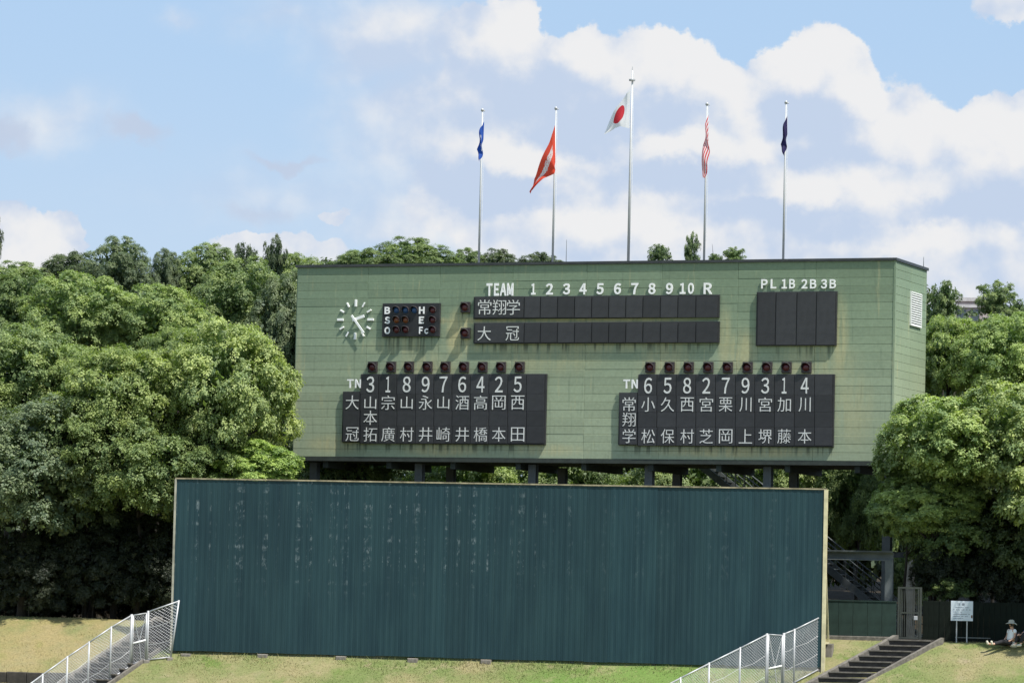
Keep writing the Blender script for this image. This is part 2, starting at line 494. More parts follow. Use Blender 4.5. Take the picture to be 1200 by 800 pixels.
# ------------------------------------------------------------------ SCOREBOARD
_o = at(700, 538, 142.0)
GB = hz(_o.x, _o.y)
SB = thing('scoreboard', 'large green panelled baseball scoreboard on steel columns with white clock and black name boards', 'scoreboard', (_o.x, _o.y, GB), -TS)
SBO = Vector((_o.x, _o.y, GB))
rS = Vector((math.cos(TS), -math.sin(TS), 0)); bS = Vector((math.sin(TS), math.cos(TS), 0))
def sb(px, py, off=0.):
    """photo pixel -> (along, height) on the plane off metres behind the front face"""
    d = ray(px, py); P0 = SBO + bS * off
    k = (P0 - CAM).dot(bS) / d.dot(bS)
    q = CAM + d * k - SBO
    return q.dot(rS), q.z
def sbrect(x0, y0, x1, y1, off=0.):
    cx = (x0 + x1) / 2; cy = (y0 + y1) / 2
    return sb(x0, cy, off)[0], sb(x1, cy, off)[0], sb(cx, y1, off)[1], sb(cx, y0, off)[1]
A0 = sb(346.5, 425)[0]; A1 = sb(1047, 425)[0]
SB_Z1 = sb(700, 309.5)[1]; SB_Z0 = sb(700, 537.5)[1]
SBD = 4.1
SBREF = SB
STAINS = []
for (x, y, rx, ry, k) in ((538, 392, 22, 34, 1.), (560, 376, 90, 6, .8), (700, 376, 150, 5, .8), (650, 407, 200, 9, .5), (500, 450, 60, 50, .55), (540, 460, 30, 40, .5),
                       (470, 405, 50, 14, .5), (640, 415, 90, 30, .4), (780, 425, 40, 50, .45), (870, 412, 22, 30, .6), (955, 430, 60, 40, .45), (985, 400, 12, 60, .6),
                       (395, 520, 45, 14, .6), (520, 527, 60, 9, .8), (640, 527, 60, 9, .5), (865, 530, 120, 8, .9), (1000, 480, 30, 50, .4), (348, 450, 8, 100, .4), (850, 400, 10, 50, .5)):
    a, z = sb(x, y); STAINS.append((a, z, rx / 31.5, ry / 31.5, k))
DRIPS = []
for (x0, x1, y, ln_) in ((452, 516, 395, .95), (539, 551, 366, .4), (539, 551, 397, .5), (404, 640, 521, .42), (728, 977, 523.5, .42), (557, 843, 403, .45), (888, 981, 406, .6)):
    DRIPS.append((sb(x0, y)[0], sb(x1, y)[0], sb((x0 + x1) / 2, y)[1], ln_))
M_siding = mat('aged_green_siding', build=b_siding, spec=.35)

core = MB()
M_core = mat('dark_green_backing', (.06, .085, .06), .8)
core.box(A0 + .03, A1 - .03, .03, SBD - .03, SB_Z0 + .03, SB_Z1)
link('core', core.mesh('core', M_core), SB)
NR = 24; NCc = 8
pw_ = (A1 - A0) / NCc; ph = (SB_Z1 - SB_Z0) / NR; g = .0055
pm = MB().cbox(g / 2, pw_ - g / 2, -.03, .02, g / 2, ph - g / 2, .008).mesh('panel', M_siding)
rr = random.Random(4)
for i in range(NCc):
    for j in range(NR):
        o = link('panel', pm, SB, (A0 + i * pw_, rr.uniform(-.002, .002), SB_Z0 + j * ph))
        o.rotation_euler = (rr.uniform(-.012, .012), rr.uniform(-.0008, .0008), 0)
sw = (SBD - .0) / 2
pm2 = MB().cbox(g / 2, sw - g / 2, -.03, .02, g / 2, ph - g / 2, .008).mesh('panel', M_siding)
for side in (1, -1):
    for i in range(2):
        for j in range(NR):
            if side == -1 and (j % 2 or i): continue
            if side == 1:
                link('panel', pm2, SB, (A1, i * sw, SB_Z0 + j * ph), rad(90))
if True:   # the far end away from the camera: broad sheets
    pm3 = MB().box(-.03, .02, 0, SBD, SB_Z0, SB_Z1).mesh('end_wall', M_siding)
    link('end_wall', pm3, SB, (A0, 0, 0))
link('rear_wall', MB().box(A0, A1, SBD - .02, SBD + .03, SB_Z0, SB_Z1).mesh('rear_wall', M_siding), SB)
cop = MB()
cop.box(A0 - .08, A1 + .08, -.09, SBD + .08, SB_Z1, SB_Z1 + .10)
link('coping', cop.mesh('coping', M_coping), SB)
link('corner_trim', MB().box(A1 - .03, A1 + .045, -.045, .03, SB_Z0, SB_Z1).mesh('corner_trim', M_siding), SB)
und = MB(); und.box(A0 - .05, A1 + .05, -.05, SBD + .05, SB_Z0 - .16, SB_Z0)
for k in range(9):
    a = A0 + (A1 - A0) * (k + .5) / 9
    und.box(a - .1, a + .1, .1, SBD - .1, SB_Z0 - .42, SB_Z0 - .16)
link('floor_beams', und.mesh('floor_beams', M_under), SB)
# columns: I-section, front and rear rows
cm = MB()
ht = SB_Z0 - .16
for (x0, x1, y0, y1) in ((-.15, .15, -.15, -.13), (-.15, .15, .13, .15), (-.012, .012, -.13, .13)):
    cm.box(x0, x1, y0, y1, 0, ht)
cm.box(-.2, .2, -.2, .2, 0, .03)
cmm = cm.mesh('column', M_steel)
cmd = cmm.copy(); cmd.materials[0] = M_steel
for px in (369, 492, 625, 761.5, 900.5, 1041):
    a = sb(px, 552, .6)[0]
    link('column', cmm, SB, (a, .6, -.05)); link('column', cmm, SB, (a + .02, SBD - .5, -.05))
brs = MB()
for px in (492, 761.5):
    a = sb(px, 552, .6)[0]
link('tie_beam', MB().box(A0 + .4, A1 - .3, SBD - .56, SBD - .44, 3.0, 3.2).mesh('tie_beam', M_dsteel), SB)

def board_part(name, rect, depth=.14, lip=.05):
    a0, a1, z0, z1 = rect
    m = MB()
    m.cbox(a0, a1, -depth, -.02, z0, z1, .01)
    return link(name, m.mesh(name, M_frame), SB), (a0, a1, z0, z1)
def b_cell(T, b):
    oi = T.n.new('ShaderNodeObjectInfo')
    n = T.noise(T.tex('Object'), 4, 4, .6)
    f = T.math('MULTIPLY', T.ramp(oi.outputs['Random'], 0., 1., .75, 1.25, False), T.ramp(n, .3, .7, .85, 1.15))
    T.put(b.inputs['Base Color'], T.mix(1., (.030, .031, .034, 1), T.comb(f, f, f), 'MULTIPLY'))
    b.inputs['Roughness'].default_value = .55
M_cell = mat('name_plate', build=b_cell)
def cell(parent, name, x0, y0, x1, y1, depth, pad=.022):
    a0, a1, z0, z1 = sbrect(x0, y0, x1, y1)
    m = MB().cbox(pad, a1 - a0 - pad, -.02, .01, .003, z1 - z0 - .003, .003)
    return link(name, m.mesh(name, M_cell), parent, (a0, -depth, z0))
def letter(parent, s, cx, cy, w, h, depth, material=None, offset=0., th=.012, name='lettering'):
    a, z = sb(cx, cy, -depth)
    k = 1 / (F / 142.) ; 
    ww = sb(cx + w / 2, cy, -depth)[0] - sb(cx - w / 2, cy, -depth)[0]
    hh = sb(cx, cy - h / 2, -depth)[1] - sb(cx, cy + h / 2, -depth)[1]
    return link(name, text_mesh(s, ww, hh, th, material or M_plate, offset), parent, (a, -depth, z))

# line score
brd = {}
for row, (y0, y1) in enumerate(((346.8, 373.2), (377.6, 402.4))):
    p_, r_ = board_part('line_score_board', sbrect(556.5, y0, 844, y1))
    xs = [558, 616, 635, 655, 675, 695, 715, 735, 755, 775.5, 796, 817, 843]
    for i in range(12):
        cell(p_, 'name_plate' if i == 0 else 'inning_plate', xs[i], y0 + .8, xs[i + 1], y1 - .8, .145)
    yc = (y0 + y1) / 2
    if row == 0:
        for c, x in zip('常翔学', (568, 585.2, 601.5)): letter(p_, c, x, yc, 15.5, 17.5, .165, None, -.008)
    else:
        for c, x in zip('大冠', (567.5, 600.5)): letter(p_, c, x, yc + .6, 15.5, 16.5, .165, None, -.008)
letter(SB, 'TEAM', 586, 339.2, 31.5, 14.8, .06, M_white, .045, .03, 'team_lettering')
for s_, x in zip(['1', '2', '3', '4', '5', '6', '7', '8', '9', '10', 'R'], (625.2, 644, 664, 683.3, 703.3, 723.8, 744, 764.2, 784.7, 805, 829.8)):
    w_ = {'1': 5.0, '10': 16.5, 'R': 10}.get(s_, 8.2)
    letter(SB, s_, x, 338.7 - (x - 640) * .004, w_, 13.2, .06, M_white, .034, .03, 'inning_number')
for s_, x in zip(('PL', '1B', '2B', '3B'), (901, 924, 948, 971)):
    letter(SB, s_, x, 332.6, 17.5 if s_ != '1B' else 15.5, 11, .06, M_white, .03, .03, 'umpire_lettering')
p_, r_ = board_part('umpire_board', sbrect(887.5, 342, 981.5, 405.3))
xs = [889, 910.5, 935, 958, 980.5]
for i in range(4): cell(p_, 'name_plate', xs[i], 343, xs[i + 1], 404.5, .145)

# roster boards
def roster(xsep, namecol, top, bot, rows, nums, names, team, teamy, lampx, tn, xtext, tx):
    p_, r_ = board_part('roster_board', sbrect(xsep[0], top, xsep[-1] + 1.4, bot))
    a0, a1, z0, z1 = sbrect(namecol[0], namecol[1], xsep[0], namecol[2])
    m = MB().cbox(a0, a1 - .003, -.14, -.02, z0, z1, .01)
    q_ = link('team_board', m.mesh('team_board', M_frame), SB)
    ys = [top + .8, rows[0], rows[1], rows[2], bot - .8]
    for i in range(len(xsep) - 1):
        for j in range(4):
            cell(p_, 'name_plate', xsep[i], ys[j], xsep[i + 1], ys[j + 1], .145, .014)
    ysn = [namecol[1] + .5, rows[1], rows[2], namecol[2] - .5]
    for j in range(3):
        cell(q_, 'name_plate', namecol[0] + .8, ysn[j], xsep[0] - .6, ysn[j + 1], .145, .014)
    for i, (n_, x) in enumerate(zip(nums, xtext)):
        letter(p_, n_, x, tn[1], 5.4 if n_ == '1' else 9.2, 18.6, .165, M_plate, .008)
    for nm, x in zip(names, xtext):
        for c, y in zip(nm, teamy):
            if c != ' ': letter(p_, c, x, y, 15.6 if c not in '山川' else 13.8, 16.6 if c != '山' else 14.5, .165, None, -.008)
    for c, y in zip(team, teamy):
        if c != ' ': letter(q_, c, tx, y - .3, 15.2, 16.2, .165, None, -.008)
    for x in lampx: lamp(x, tn[0])

# indicator lamp: box, lens and half-round hood
def lamp_meshes(lens, wpx=11.5):
    w = wpx / 31.5 * .5
    bx = MB().cbox(-w, w, -.11, 0, -w * 1.1, w * 1.1, .01)
    ln = MB(); n = 14; rl = w * .78
    rings = [(rl, 0), (rl * .8, -.035), (rl * .4, -.055)]
    for rr_, yy in rings:
        for k in range(n):
            a = 2 * math.pi * k / n; ln.v.append((rr_ * math.cos(a), yy, rr_ * math.sin(a)))
    for q in range(2):
        for k in range(n):
            ln.f.append((q * n + k, q * n + (k + 1) % n, (q + 1) * n + (k + 1) % n, (q + 1) * n + k)); ln.mi.append(0)
    ln.f.append(tuple(2 * n + k for k in range(n))); ln.mi.append(0)
    hd = MB(); n2 = 12; L = .17
    for (r_, yy0, yy1) in ((w * .95, 0, -L), (w * .86, -L, 0)):
        for yy in (yy0, yy1):
            for k in range(n2 + 1):
                a = math.pi * (-.12 + 1.24 * k / n2)
                cut = yy if yy == 0 else yy * (.45 + .55 * max(0, math.sin(a)))
                hd.v.append((r_ * math.cos(a), cut, r_ * math.sin(a)))
    m_ = n2 + 1
    for q in range(3):
        for k in range(n2):
            hd.f.append((q * m_ + k, q * m_ + k + 1, (q + 1) * m_ + k + 1, (q + 1) * m_ + k)); hd.mi.append(1 if q == 1 else 0)
    return bx.mesh('lamp_box', M_hood), ln.mesh('lens', lens, True), hd.mesh('hood', [M_hood, M_hoodedge])
LM = lamp_meshes(M_lens_r)
def lamp(px, py):
    a, z = sb(px, py, -.1)
    b_ = link('indicator_lamp', LM[0], SB, (a, -.03, z))
    link('lens', LM[1], b_, (0, -.11, 0)); link('hood', LM[2], b_, (0, -.11, 0))
roster([424, 445.5, 467, 488.7, 510.2, 531.5, 553, 574.7, 596.8, 618.6, 639.8], (402.8, 458.8, 518), 438.2, 520.3, (461.6, 481.4, 499.2),
       '318976425', ['山本拓', '宗 廣', '山 村', '永 井', '山 崎', '酒 井', '高 橋', '岡 本', '西 田'], '大 冠', (471.6, 489.3, 508.8),
       (436.6, 458.3, 479.3, 501, 522, 543.8, 565.5, 587.2, 609), (430, 450.3),
       [390 + q / 4.615 for q in (203, 299, 400, 502, 598, 700, 799, 898, 1000)], 412.8)
roster([749, 771.4, 794, 817, 840, 863.3, 886, 909, 932.3, 956, 977], (726.4, 460, 521.4), 438.6, 523, (463.5, 482.8, 500.8),
       '658279314', ['小 松', '久 保', '西 村', '宮 芝', '栗 岡', '川 上', '宮 堺', '加 藤', '川 本'], '常翔学', (473.8, 491.6, 511),
       (762, 784.6, 807, 830, 852.8, 876, 899, 921.7, 945), (430.3, 451.7),
       [715 + q / 4.21 for q in (187.5, 283.5, 380, 474.5, 570, 668, 765, 859, 960)], 737.2)
for (x0, x1, y0, y1) in ((407, 423.2, 444.2, 454.4), (730.6, 747.6, 444.5, 455)):
    letter(SB, 'TN', (x0 + x1) / 2, (y0 + y1) / 2, x1 - x0, y1 - y0, .145, M_white, .03, .03, 'order_lettering')
lamp(545.3, 360); lamp(545.3, 390.3)
# ball / strike / out panel
p_, r_ = board_part('count_board', sbrect(449.6, 355.6, 516.8, 394.6))
LB = lamp_meshes(M_lens_b, 10); LR = lamp_meshes(M_lens_r, 10); LO = lamp_meshes(M_lens_o, 10)
for (x, y, L_) in ((464.5, 363.2, LB), (475.2, 363.2, LB), (485.5, 363.2, LB), (464.5, 374.8, LO), (475.2, 374.8, LO), (464.5, 386.4, LR), (475.2, 386.4, LR),
                   (507, 363.2, LR), (507, 374.8, LR), (507, 386.4, LR)):
    a, z = sb(x, y, -.16)
    link('lens', L_[1], p_, (a, -.145, z)); link('hood', L_[2], p_, (a, -.145, z))
for s_, x, y, w_ in (('B', 454, 363.7, 6.4), ('S', 454, 375.2, 6.4), ('O', 454, 387.2, 6.8), ('H', 494.3, 363.5, 6.6), ('E', 494, 375, 6), ('Fc', 496.6, 387, 11)):
    letter(p_, s_, x, y, w_, 8.4, .15, M_white, .045)
# clock: bare hour marks and hands
ca, cz = sb(417.3, 374.6)
hub = MB().tube([(ca, -.03, cz), (ca, -.17, cz)], .05, 12)
CK = link('clock', hub.mesh('clock', M_white), SB)
mk1 = MB().cbox(-.044, .044, -.05, 0, .50, .76, .005).mesh('hour_mark', M_white)
mk2 = MB().cbox(-.030, .030, -.05, 0, .55, .74, .005).mesh('hour_mark', M_white)
for k in range(12):
    o = link('hour_mark', mk1 if k % 3 == 0 else mk2, CK, (ca, -.035, cz)); o.rotation_euler = (0, k * math.pi / 6, 0)
o = link('hour_hand', MB().cbox(-.055, .055, -.02, 0, -.10, .42, .005).mesh('hour_hand', M_white), CK, (ca, -.13, cz)); o.rotation_euler = (0, rad(71.5), 0)
o = link('minute_hand', MB().cbox(-.042, .042, -.02, 0, -.2, .66, .005).mesh('minute_hand', M_white), CK, (ca, -.155, cz)); o.rotation_euler = (0, rad(142), 0)
# louvre in the right end
def sbside(px, py):
    d = ray(px, py); P0 = SBO + rS * A1
    k = (P0 - CAM).dot(rS) / d.dot(rS); q = CAM + d * k - SBO
    return q.dot(bS), q.z
y0_, z1_ = sbside(1065.5, 341); y1_, z0_ = sbside(1077.5, 384.5)
lv = MB()
for (q0, q1, w0, w1_) in ((y0_, y1_, z1_ - .05, z1_), (y0_, y1_, z0_, z0_ + .05), (y0_, y0_ + .05, z0_ + .05, z1_ - .05), (y1_ - .05, y1_, z0_ + .05, z1_ - .05)):
    lv.box(A1 + .031, A1 + .09, q0, q1, w0, w1_)
LV = link('louvre_vent', lv.mesh('louvre_vent', M_plate), SB)
slm = MB().box(-.004, .004, y0_ + .05, y1_ - .05, -.05, .05)
slm = slm.mesh('slat', M_plate)
nsl = 14
for k in range(nsl):
    o = link('slat', slm, LV, (A1 + .06, 0, z0_ + .08 + (z1_ - z0_ - .16) * k / (nsl - 1))); o.rotation_euler = (0, rad(-35), 0)

# ------------------------------------------------------------------ FLAGPOLES and flags on the roof
ROOF = SB_Z1 + .10
def sbw(a, off, z):
    return SBO + rS * a + bS * off + Vector((0, 0, z))
def b_flag(kind):
    def f(T, b):
        uv = T.tex('UV'); u, v, _ = T.sep(uv)
        if kind == 'japan':
            d = T.vmath('LENGTH', T.vmath('MULTIPLY', T.vmath('SUBTRACT', uv, (.46, .50, 0.)), (1.35, 1., 0.)), out=1)
            c = T.mix(T.ramp(d, .32, .34), (.66, .035, .05, 1), (.90, .90, .90, 1))
        elif kind == 'red':
            m = T.math('MULTIPLY', T.ramp(T.math('ABSOLUTE', T.math('SUBTRACT', v, .56)), .13, .15, 1., 0.), T.ramp(T.math('ABSOLUTE', T.math('SUBTRACT', u, .48)), .33, .35, 1., 0.))
            n = T.noise(T.vmath('MULTIPLY', uv, (13., 9., 1.)), 2.2, 2, .5)
            c = T.mix(T.math('MULTIPLY', m, T.ramp(n, .40, .45)), (.78, .085, .045, 1), (.85, .82, .80, 1))
        elif kind == 'blue':
            d = T.vmath('LENGTH', T.vmath('MULTIPLY', T.vmath('SUBTRACT', uv, (.5, .5, 0.)), (1.2, 1., 0.)), out=1)
            ring = T.math('MULTIPLY', T.ramp(d, .17, .20), T.ramp(d, .24, .27, 1., 0.))
            c = T.mix(ring, (.02, .09, .42, 1), (.8, .82, .85, 1))
        elif kind == 'stripe':
            s = T.math('FRACT', T.math('MULTIPLY', v, 4.5))
            c = T.mix(T.ramp(s, .47, .53), (.66, .04, .055, 1), (.82, .80, .80, 1))
        else:
            d = T.vmath('LENGTH', T.vmath('SUBTRACT', uv, (.5, .5, 0.)), out=1)
            c = T.mix(T.ramp(d, .06, .08, .6, 0.), (.022, .016, .09, 1), (.4, .4, .5, 1))
        T.put(b.inputs['Base Color'], c); b.inputs['Roughness'].default_value = .75
        tr = T.n.new('ShaderNodeBsdfTranslucent'); T.put(tr.inputs['Color'], c)
        mx = T.n.new('ShaderNodeMixShader'); mx.inputs[0].default_value = .5
        T.l.new(b.outputs[0], mx.inputs[1]); T.l.new(tr.outputs[0], mx.inputs[2]); T.l.new(mx.outputs[0], T.n['Material Output'].inputs[0])
    return f
POFF = 1.9
def flag(label, kind, top_edge, bot_edge, hoist_px, folds, amp, seed):
    """top_edge / bot_edge: polylines (photo px) from hoist to fly; cloth hangs near the pole plane and folds in depth"""
    a_, z_ = sb(*hoist_px, POFF); org = sbw(a_, POFF, z_)
    nu, nv = 40, 22
    def samp(pl, u):
        x = u * (len(pl) - 1); i = min(int(x), len(pl) - 2); f_ = x - i
        return (pl[i][0] * (1 - f_) + pl[i + 1][0] * f_, pl[i][1] * (1 - f_) + pl[i + 1][1] * f_)
    vs = []; uvs = []
    for j in range(nv + 1):
        for i in range(nu + 1):
            u, v = i / nu, j / nv
            a, b = samp(top_edge, u), samp(bot_edge, u)
            px = a[0] * (1 - v) + b[0] * v; py = a[1] * (1 - v) + b[1] * v
            px += .35 * math.sin(u * folds * 6.28 + v * 3 + seed) * min(1, u * 4)
            A, Z = sb(px, py, POFF)
            dep = amp * math.sin(u * folds * 6.28 + v * 2.2 + seed) * min(1, u * 3) + .1 * math.sin(v * 5 + seed) * u
            vs.append(sbw(A, POFF + dep - .09 * min(1, u * 8) - abs(amp), Z) - org); uvs.append((u, 1 - v))
    fs = [(j * (nu + 1) + i, (j + 1) * (nu + 1) + i, (j + 1) * (nu + 1) + i + 1, j * (nu + 1) + i + 1) for j in range(nv) for i in range(nu)]
    me = bpy.data.meshes.new('flag'); me.from_pydata([tuple(q) for q in vs], [], fs)
    uvl = me.uv_layers.new(name='UVMap')
    uvl.data.foreach_set('uv', [c for l in me.loops for c in uvs[l.vertex_index]])
    me.materials.append(mat(kind + '_cloth', build=b_flag(kind))); me.polygons.foreach_set('use_smooth', [True] * len(fs)); me.update()
    o = link('flag', me, None, org)
    tag(o, label, 'flag', 'flags above the scoreboard')
poles = ((561.2, 566, 130, 'flagpole on the scoreboard roof carrying the small blue flag', .9), (647.6, 651.2, 128, 'flagpole on the scoreboard roof carrying the long red flag', .9),
         (736.3, 741, 82, 'tallest flagpole in the middle of the scoreboard roof carrying the sun disc flag', 1.1), (825, 829.2, 123, 'flagpole on the scoreboard roof carrying the red and white striped flag', .9),
         (917.8, 922.2, 121, 'flagpole on the scoreboard roof carrying the dark navy flag', .9))
for (xb, xt, yt, lab, k) in poles:
    a, _z = sb(xb, 304, POFF); _a, zt = sb(xt, yt, POFF)
    base = sbw(a, POFF, ROOF)
    fp = thing('flagpole', lab, 'flagpole', base, 0, 'flagpoles above the scoreboard')
    H = zt - ROOF
    link('pole', MB().tube([(0, 0, 0), (0, 0, H * .5), (0, 0, H - .02)], [.048 * k, .042 * k, .028 * k], 12).mesh('pole', M_alu, True), fp)
    link('base_plate', MB().cbox(-.16, .16, -.16, .16, 0, .03, .01).mesh('base_plate', M_steel), fp)
    if k > 1:
        link('truck', MB().tube([(0, 0, H - .42), (0, 0, H - .36)], [.12, .12], 12).mesh('truck', M_galv), fp)
        link('finial', MB().tube([(0, 0, H - .02), (0, 0, H + .12)], [.02, .008], 8).mesh('finial', M_galv), fp)
    else:
        link('truck', MB().tube([(-.06, 0, H + .0), (.10, 0, H + .0)], .022, 8).mesh('truck', M_galv), fp)
        link('finial', MB().tube([(0, 0, H - .02), (0, 0, H + .04), (0, 0, H + .10)], [.04, .065, .02], 10).mesh('finial', M_galv, True), fp)
    link('halyard', MB().tube([(.075, -.03, .9), (.08, -.03, H * .5), (.05, -.03, H - .1)], .006, 4).mesh('halyard', M_white), fp)
flag('white flag with a red disc drooping to the left of the tallest pole', 'japan', [(739.5, 104), (731, 117), (721, 133), (709, 156)], [(738.5, 151), (730, 149), (722, 151), (711, 158.5)], (739, 105), 1.1, .07, .4)
flag('long red flag with white lettering trailing down to the left', 'red', [(651.5, 147), (645, 170), (634, 195), (626, 210), (623.5, 228)], [(652, 190), (653.5, 200), (650, 204), (640, 210), (626, 224)], (651, 148), 1.4, .10, 1.2)
flag('small blue flag with a white emblem hanging limp on the leftmost pole', 'blue', [(568.3, 143), (565.5, 150), (563, 162), (561.5, 176)], [(567.5, 164), (567.8, 176), (567, 186), (565, 191)], (567, 143), 1.6, .08, .2)
flag('red and white striped flag hanging limp on its pole', 'stripe', [(831, 135), (828.5, 150), (825.5, 170), (823.5, 208)], [(831, 165), (832.5, 178), (831, 196), (826.5, 209)], (830, 136), 1.8, .09, 2.)
flag('dark navy flag hanging limp on the rightmost pole', 'navy', [(923.3, 136), (920.5, 145), (917.5, 158), (916.5, 170)], [(923.4, 158), (923.3, 170), (922.5, 178), (921, 184)], (922.5, 137), 1.5, .07, .9)
for (x, y0_, y1_, lab) in ((664, 305, 281, 'thin lightning rod on the roof right of the red flag pole'), (1091, 316, 301, 'thin lightning rod at the right rear corner of the scoreboard roof')):
    off = 3.6 if x < 1000 else 3.9
    a, z = sb(x, y1_, off)
    if x > 1000: a = A1 - .05
    rd = link('lightning_rod', MB().tube([(0, 0, 0), (0, 0, z - ROOF)], [.016, .007], 6).mesh('lightning_rod', M_steel), None, sbw(a, off, ROOF))
    tag(rd, lab, 'lightning rod', 'lightning rods on the roof')

# ------------------------------------------------------------------ BATTER'S EYE wall
BE = thing('backdrop_wall', 'broad dark blue green corrugated metal wall in front of the scoreboard', 'wall', OB, -TB)
def be(px, py, off=0.):
    d = ray(px, py); P0 = OB + tB * off
    k = (P0 - CAM).dot(tB) / d.dot(tB); q = CAM + d * k - OB
    return q.dot(sB), q.z
B0 = be(203.2, 660)[0]; B1 = be(965.5, 680)[0]
BZ1 = be(585, 567.3)[1]; BZ0 = .12
def b_sheet(T, b):
    P = T.tex('Object', BE)
    x, y, z = T.sep(P)
    oi = T.n.new('ShaderNodeObjectInfo')
    cols = T.noise(T.comb(T.math('MULTIPLY', x, 1.), 0., 0.), 2.4, 4, .75)
    blotch = T.noise(T.vmath('MULTIPLY', P, (1., 1., .6)), 5, 5, .8)
    rows = T.noise(T.comb(0., 0., z), 2.6, 2, .5)
    up = T.math('MULTIPLY', T.ramp(z, 1.6, 3.6), T.ramp(x, 3.5, -1., .25, 1.))
    m = T.math('MULTIPLY', T.math('MULTIPLY', T.ramp(cols, .50, .58), T.ramp(blotch, .50, .60)), T.math('MULTIPLY', T.ramp(rows, .42, .56), up))
    n1 = T.noise(T.vmath('MULTIPLY', P, (1., 1., .25)), 1.2, 5, .6)
    c = T.mix(T.ramp(n1, .3, .7), (.010, .035, .047, 1), (.017, .050, .061, 1))
    c = T.mix(T.ramp(T.noise(T.vmath('MULTIPLY', P, (6., 6., .15)), 1.6, 4, .6), .45, .75, 0., .5), c, (.028, .066, .075, 1))
    c = T.mix(T.math('MULTIPLY', m, .55), c, (.22, .27, .29, 1))
    f = T.ramp(oi.outputs['Random'], 0., 1., .90, 1.1, False)
    T.put(b.inputs['Base Color'], T.mix(1., c, T.comb(f, f, f), 'MULTIPLY'))
    b.inputs['Roughness'].default_value = .6
M_sheet = mat('faded_blue_sheet', build=b_sheet, spec=.3)
NSH = 28; shw = (B1 - B0 - .08) / NSH
sm_ = MB(); ribs = 4; rp = shw / ribs
prof = []
for k in range(ribs):
    x0 = k * rp
    prof += [(x0, 0.), (x0 + rp * .32, 0.), (x0 + rp * .42, -.005), (x0 + rp * .78, -.005), (x0 + rp * .88, 0.)]
prof.append((shw + .01, -.003))
nv = len(prof)
zs_ = [BZ0, 2.0, 4.0, BZ1]
vv = [(x, y, z) for z in zs_ for x, y in prof]
ff = [(j * nv + i, j * nv + i + 1, (j + 1) * nv + i + 1, (j + 1) * nv + i) for j in range(3) for i in range(nv - 1)]
sm_.add(vv, ff)
sheet = sm_.mesh('sheet', M_sheet)
rr = random.Random(9)
for k in range(NSH):
    o = link('sheet', sheet, BE, (B0 + .04 + k * shw, rr.uniform(-.004, .004), rr.uniform(-.012, .012)))
bk = MB()
for z in (.4, 1.8, 3.2, 4.6, 5.9): bk.box(B0, B1, .012, .08, z, z + .08)
link('girts', bk.mesh('girts', M_dsteel), BE)
nb = 9
for k in range(nb):
    a = B0 + .1 + (B1 - B0 - .2) * k / (nb - 1)
    if k == nb - 1: continue
    link('post', MB().box(a - .06, a + .06, .085, .2, -.2, BZ1 - .05).mesh('post', M_dsteel), BE)
    link('brace', MB().bar((a, .2, 3.6), (a, 1.6, .75), .08).mesh('brace', M_dsteel), BE)
link('top_trim', MB().box(B0 - .02, B1 + .05, -.035, .10, BZ1, BZ1 + .045).mesh('top_trim', mat('rusty_cream_trim', (.30, .26, .17), .7, var=.5, vscale=2.5)), BE)
link('edge_trim', MB().box(B0 - .03, B0 + .035, -.035, .05, BZ0, BZ1).mesh('edge_trim', mat('pale_edge', (.34, .33, .27), .7, var=.35, vscale=1.5)), BE)
link('edge_post', MB().box(B1 - .04, B1 + .075, -.035, .14, -.15, BZ1).mesh('edge_post', M_cream), BE)
br = MB(); br.bar((B1 + .03, .18, 3.3), (B1 + .03, 1.1, .95), .07); br.bar((B1 + .03, .14, .95), (B1 + .03, 1.15, .95), .07)
link('brace', br.mesh('brace', M_cream), BE)
link('footing', MB().cbox(B1 - .12, B1 + .2, .9, 1.3, .3, .93, .02).mesh('footing', M_conc), BE)
fm = MB().cbox(-.18, .18, -.12, .15, -.3, .0, .02).mesh('footing', M_conc)
for px, py in ((217, 769), (307, 769.5), (399, 772), (483, 774.5), (569, 776)):
    a, z = be(px, py - 3, -.12)
    link('footing', fm, BE, (a, 0, z + .02))

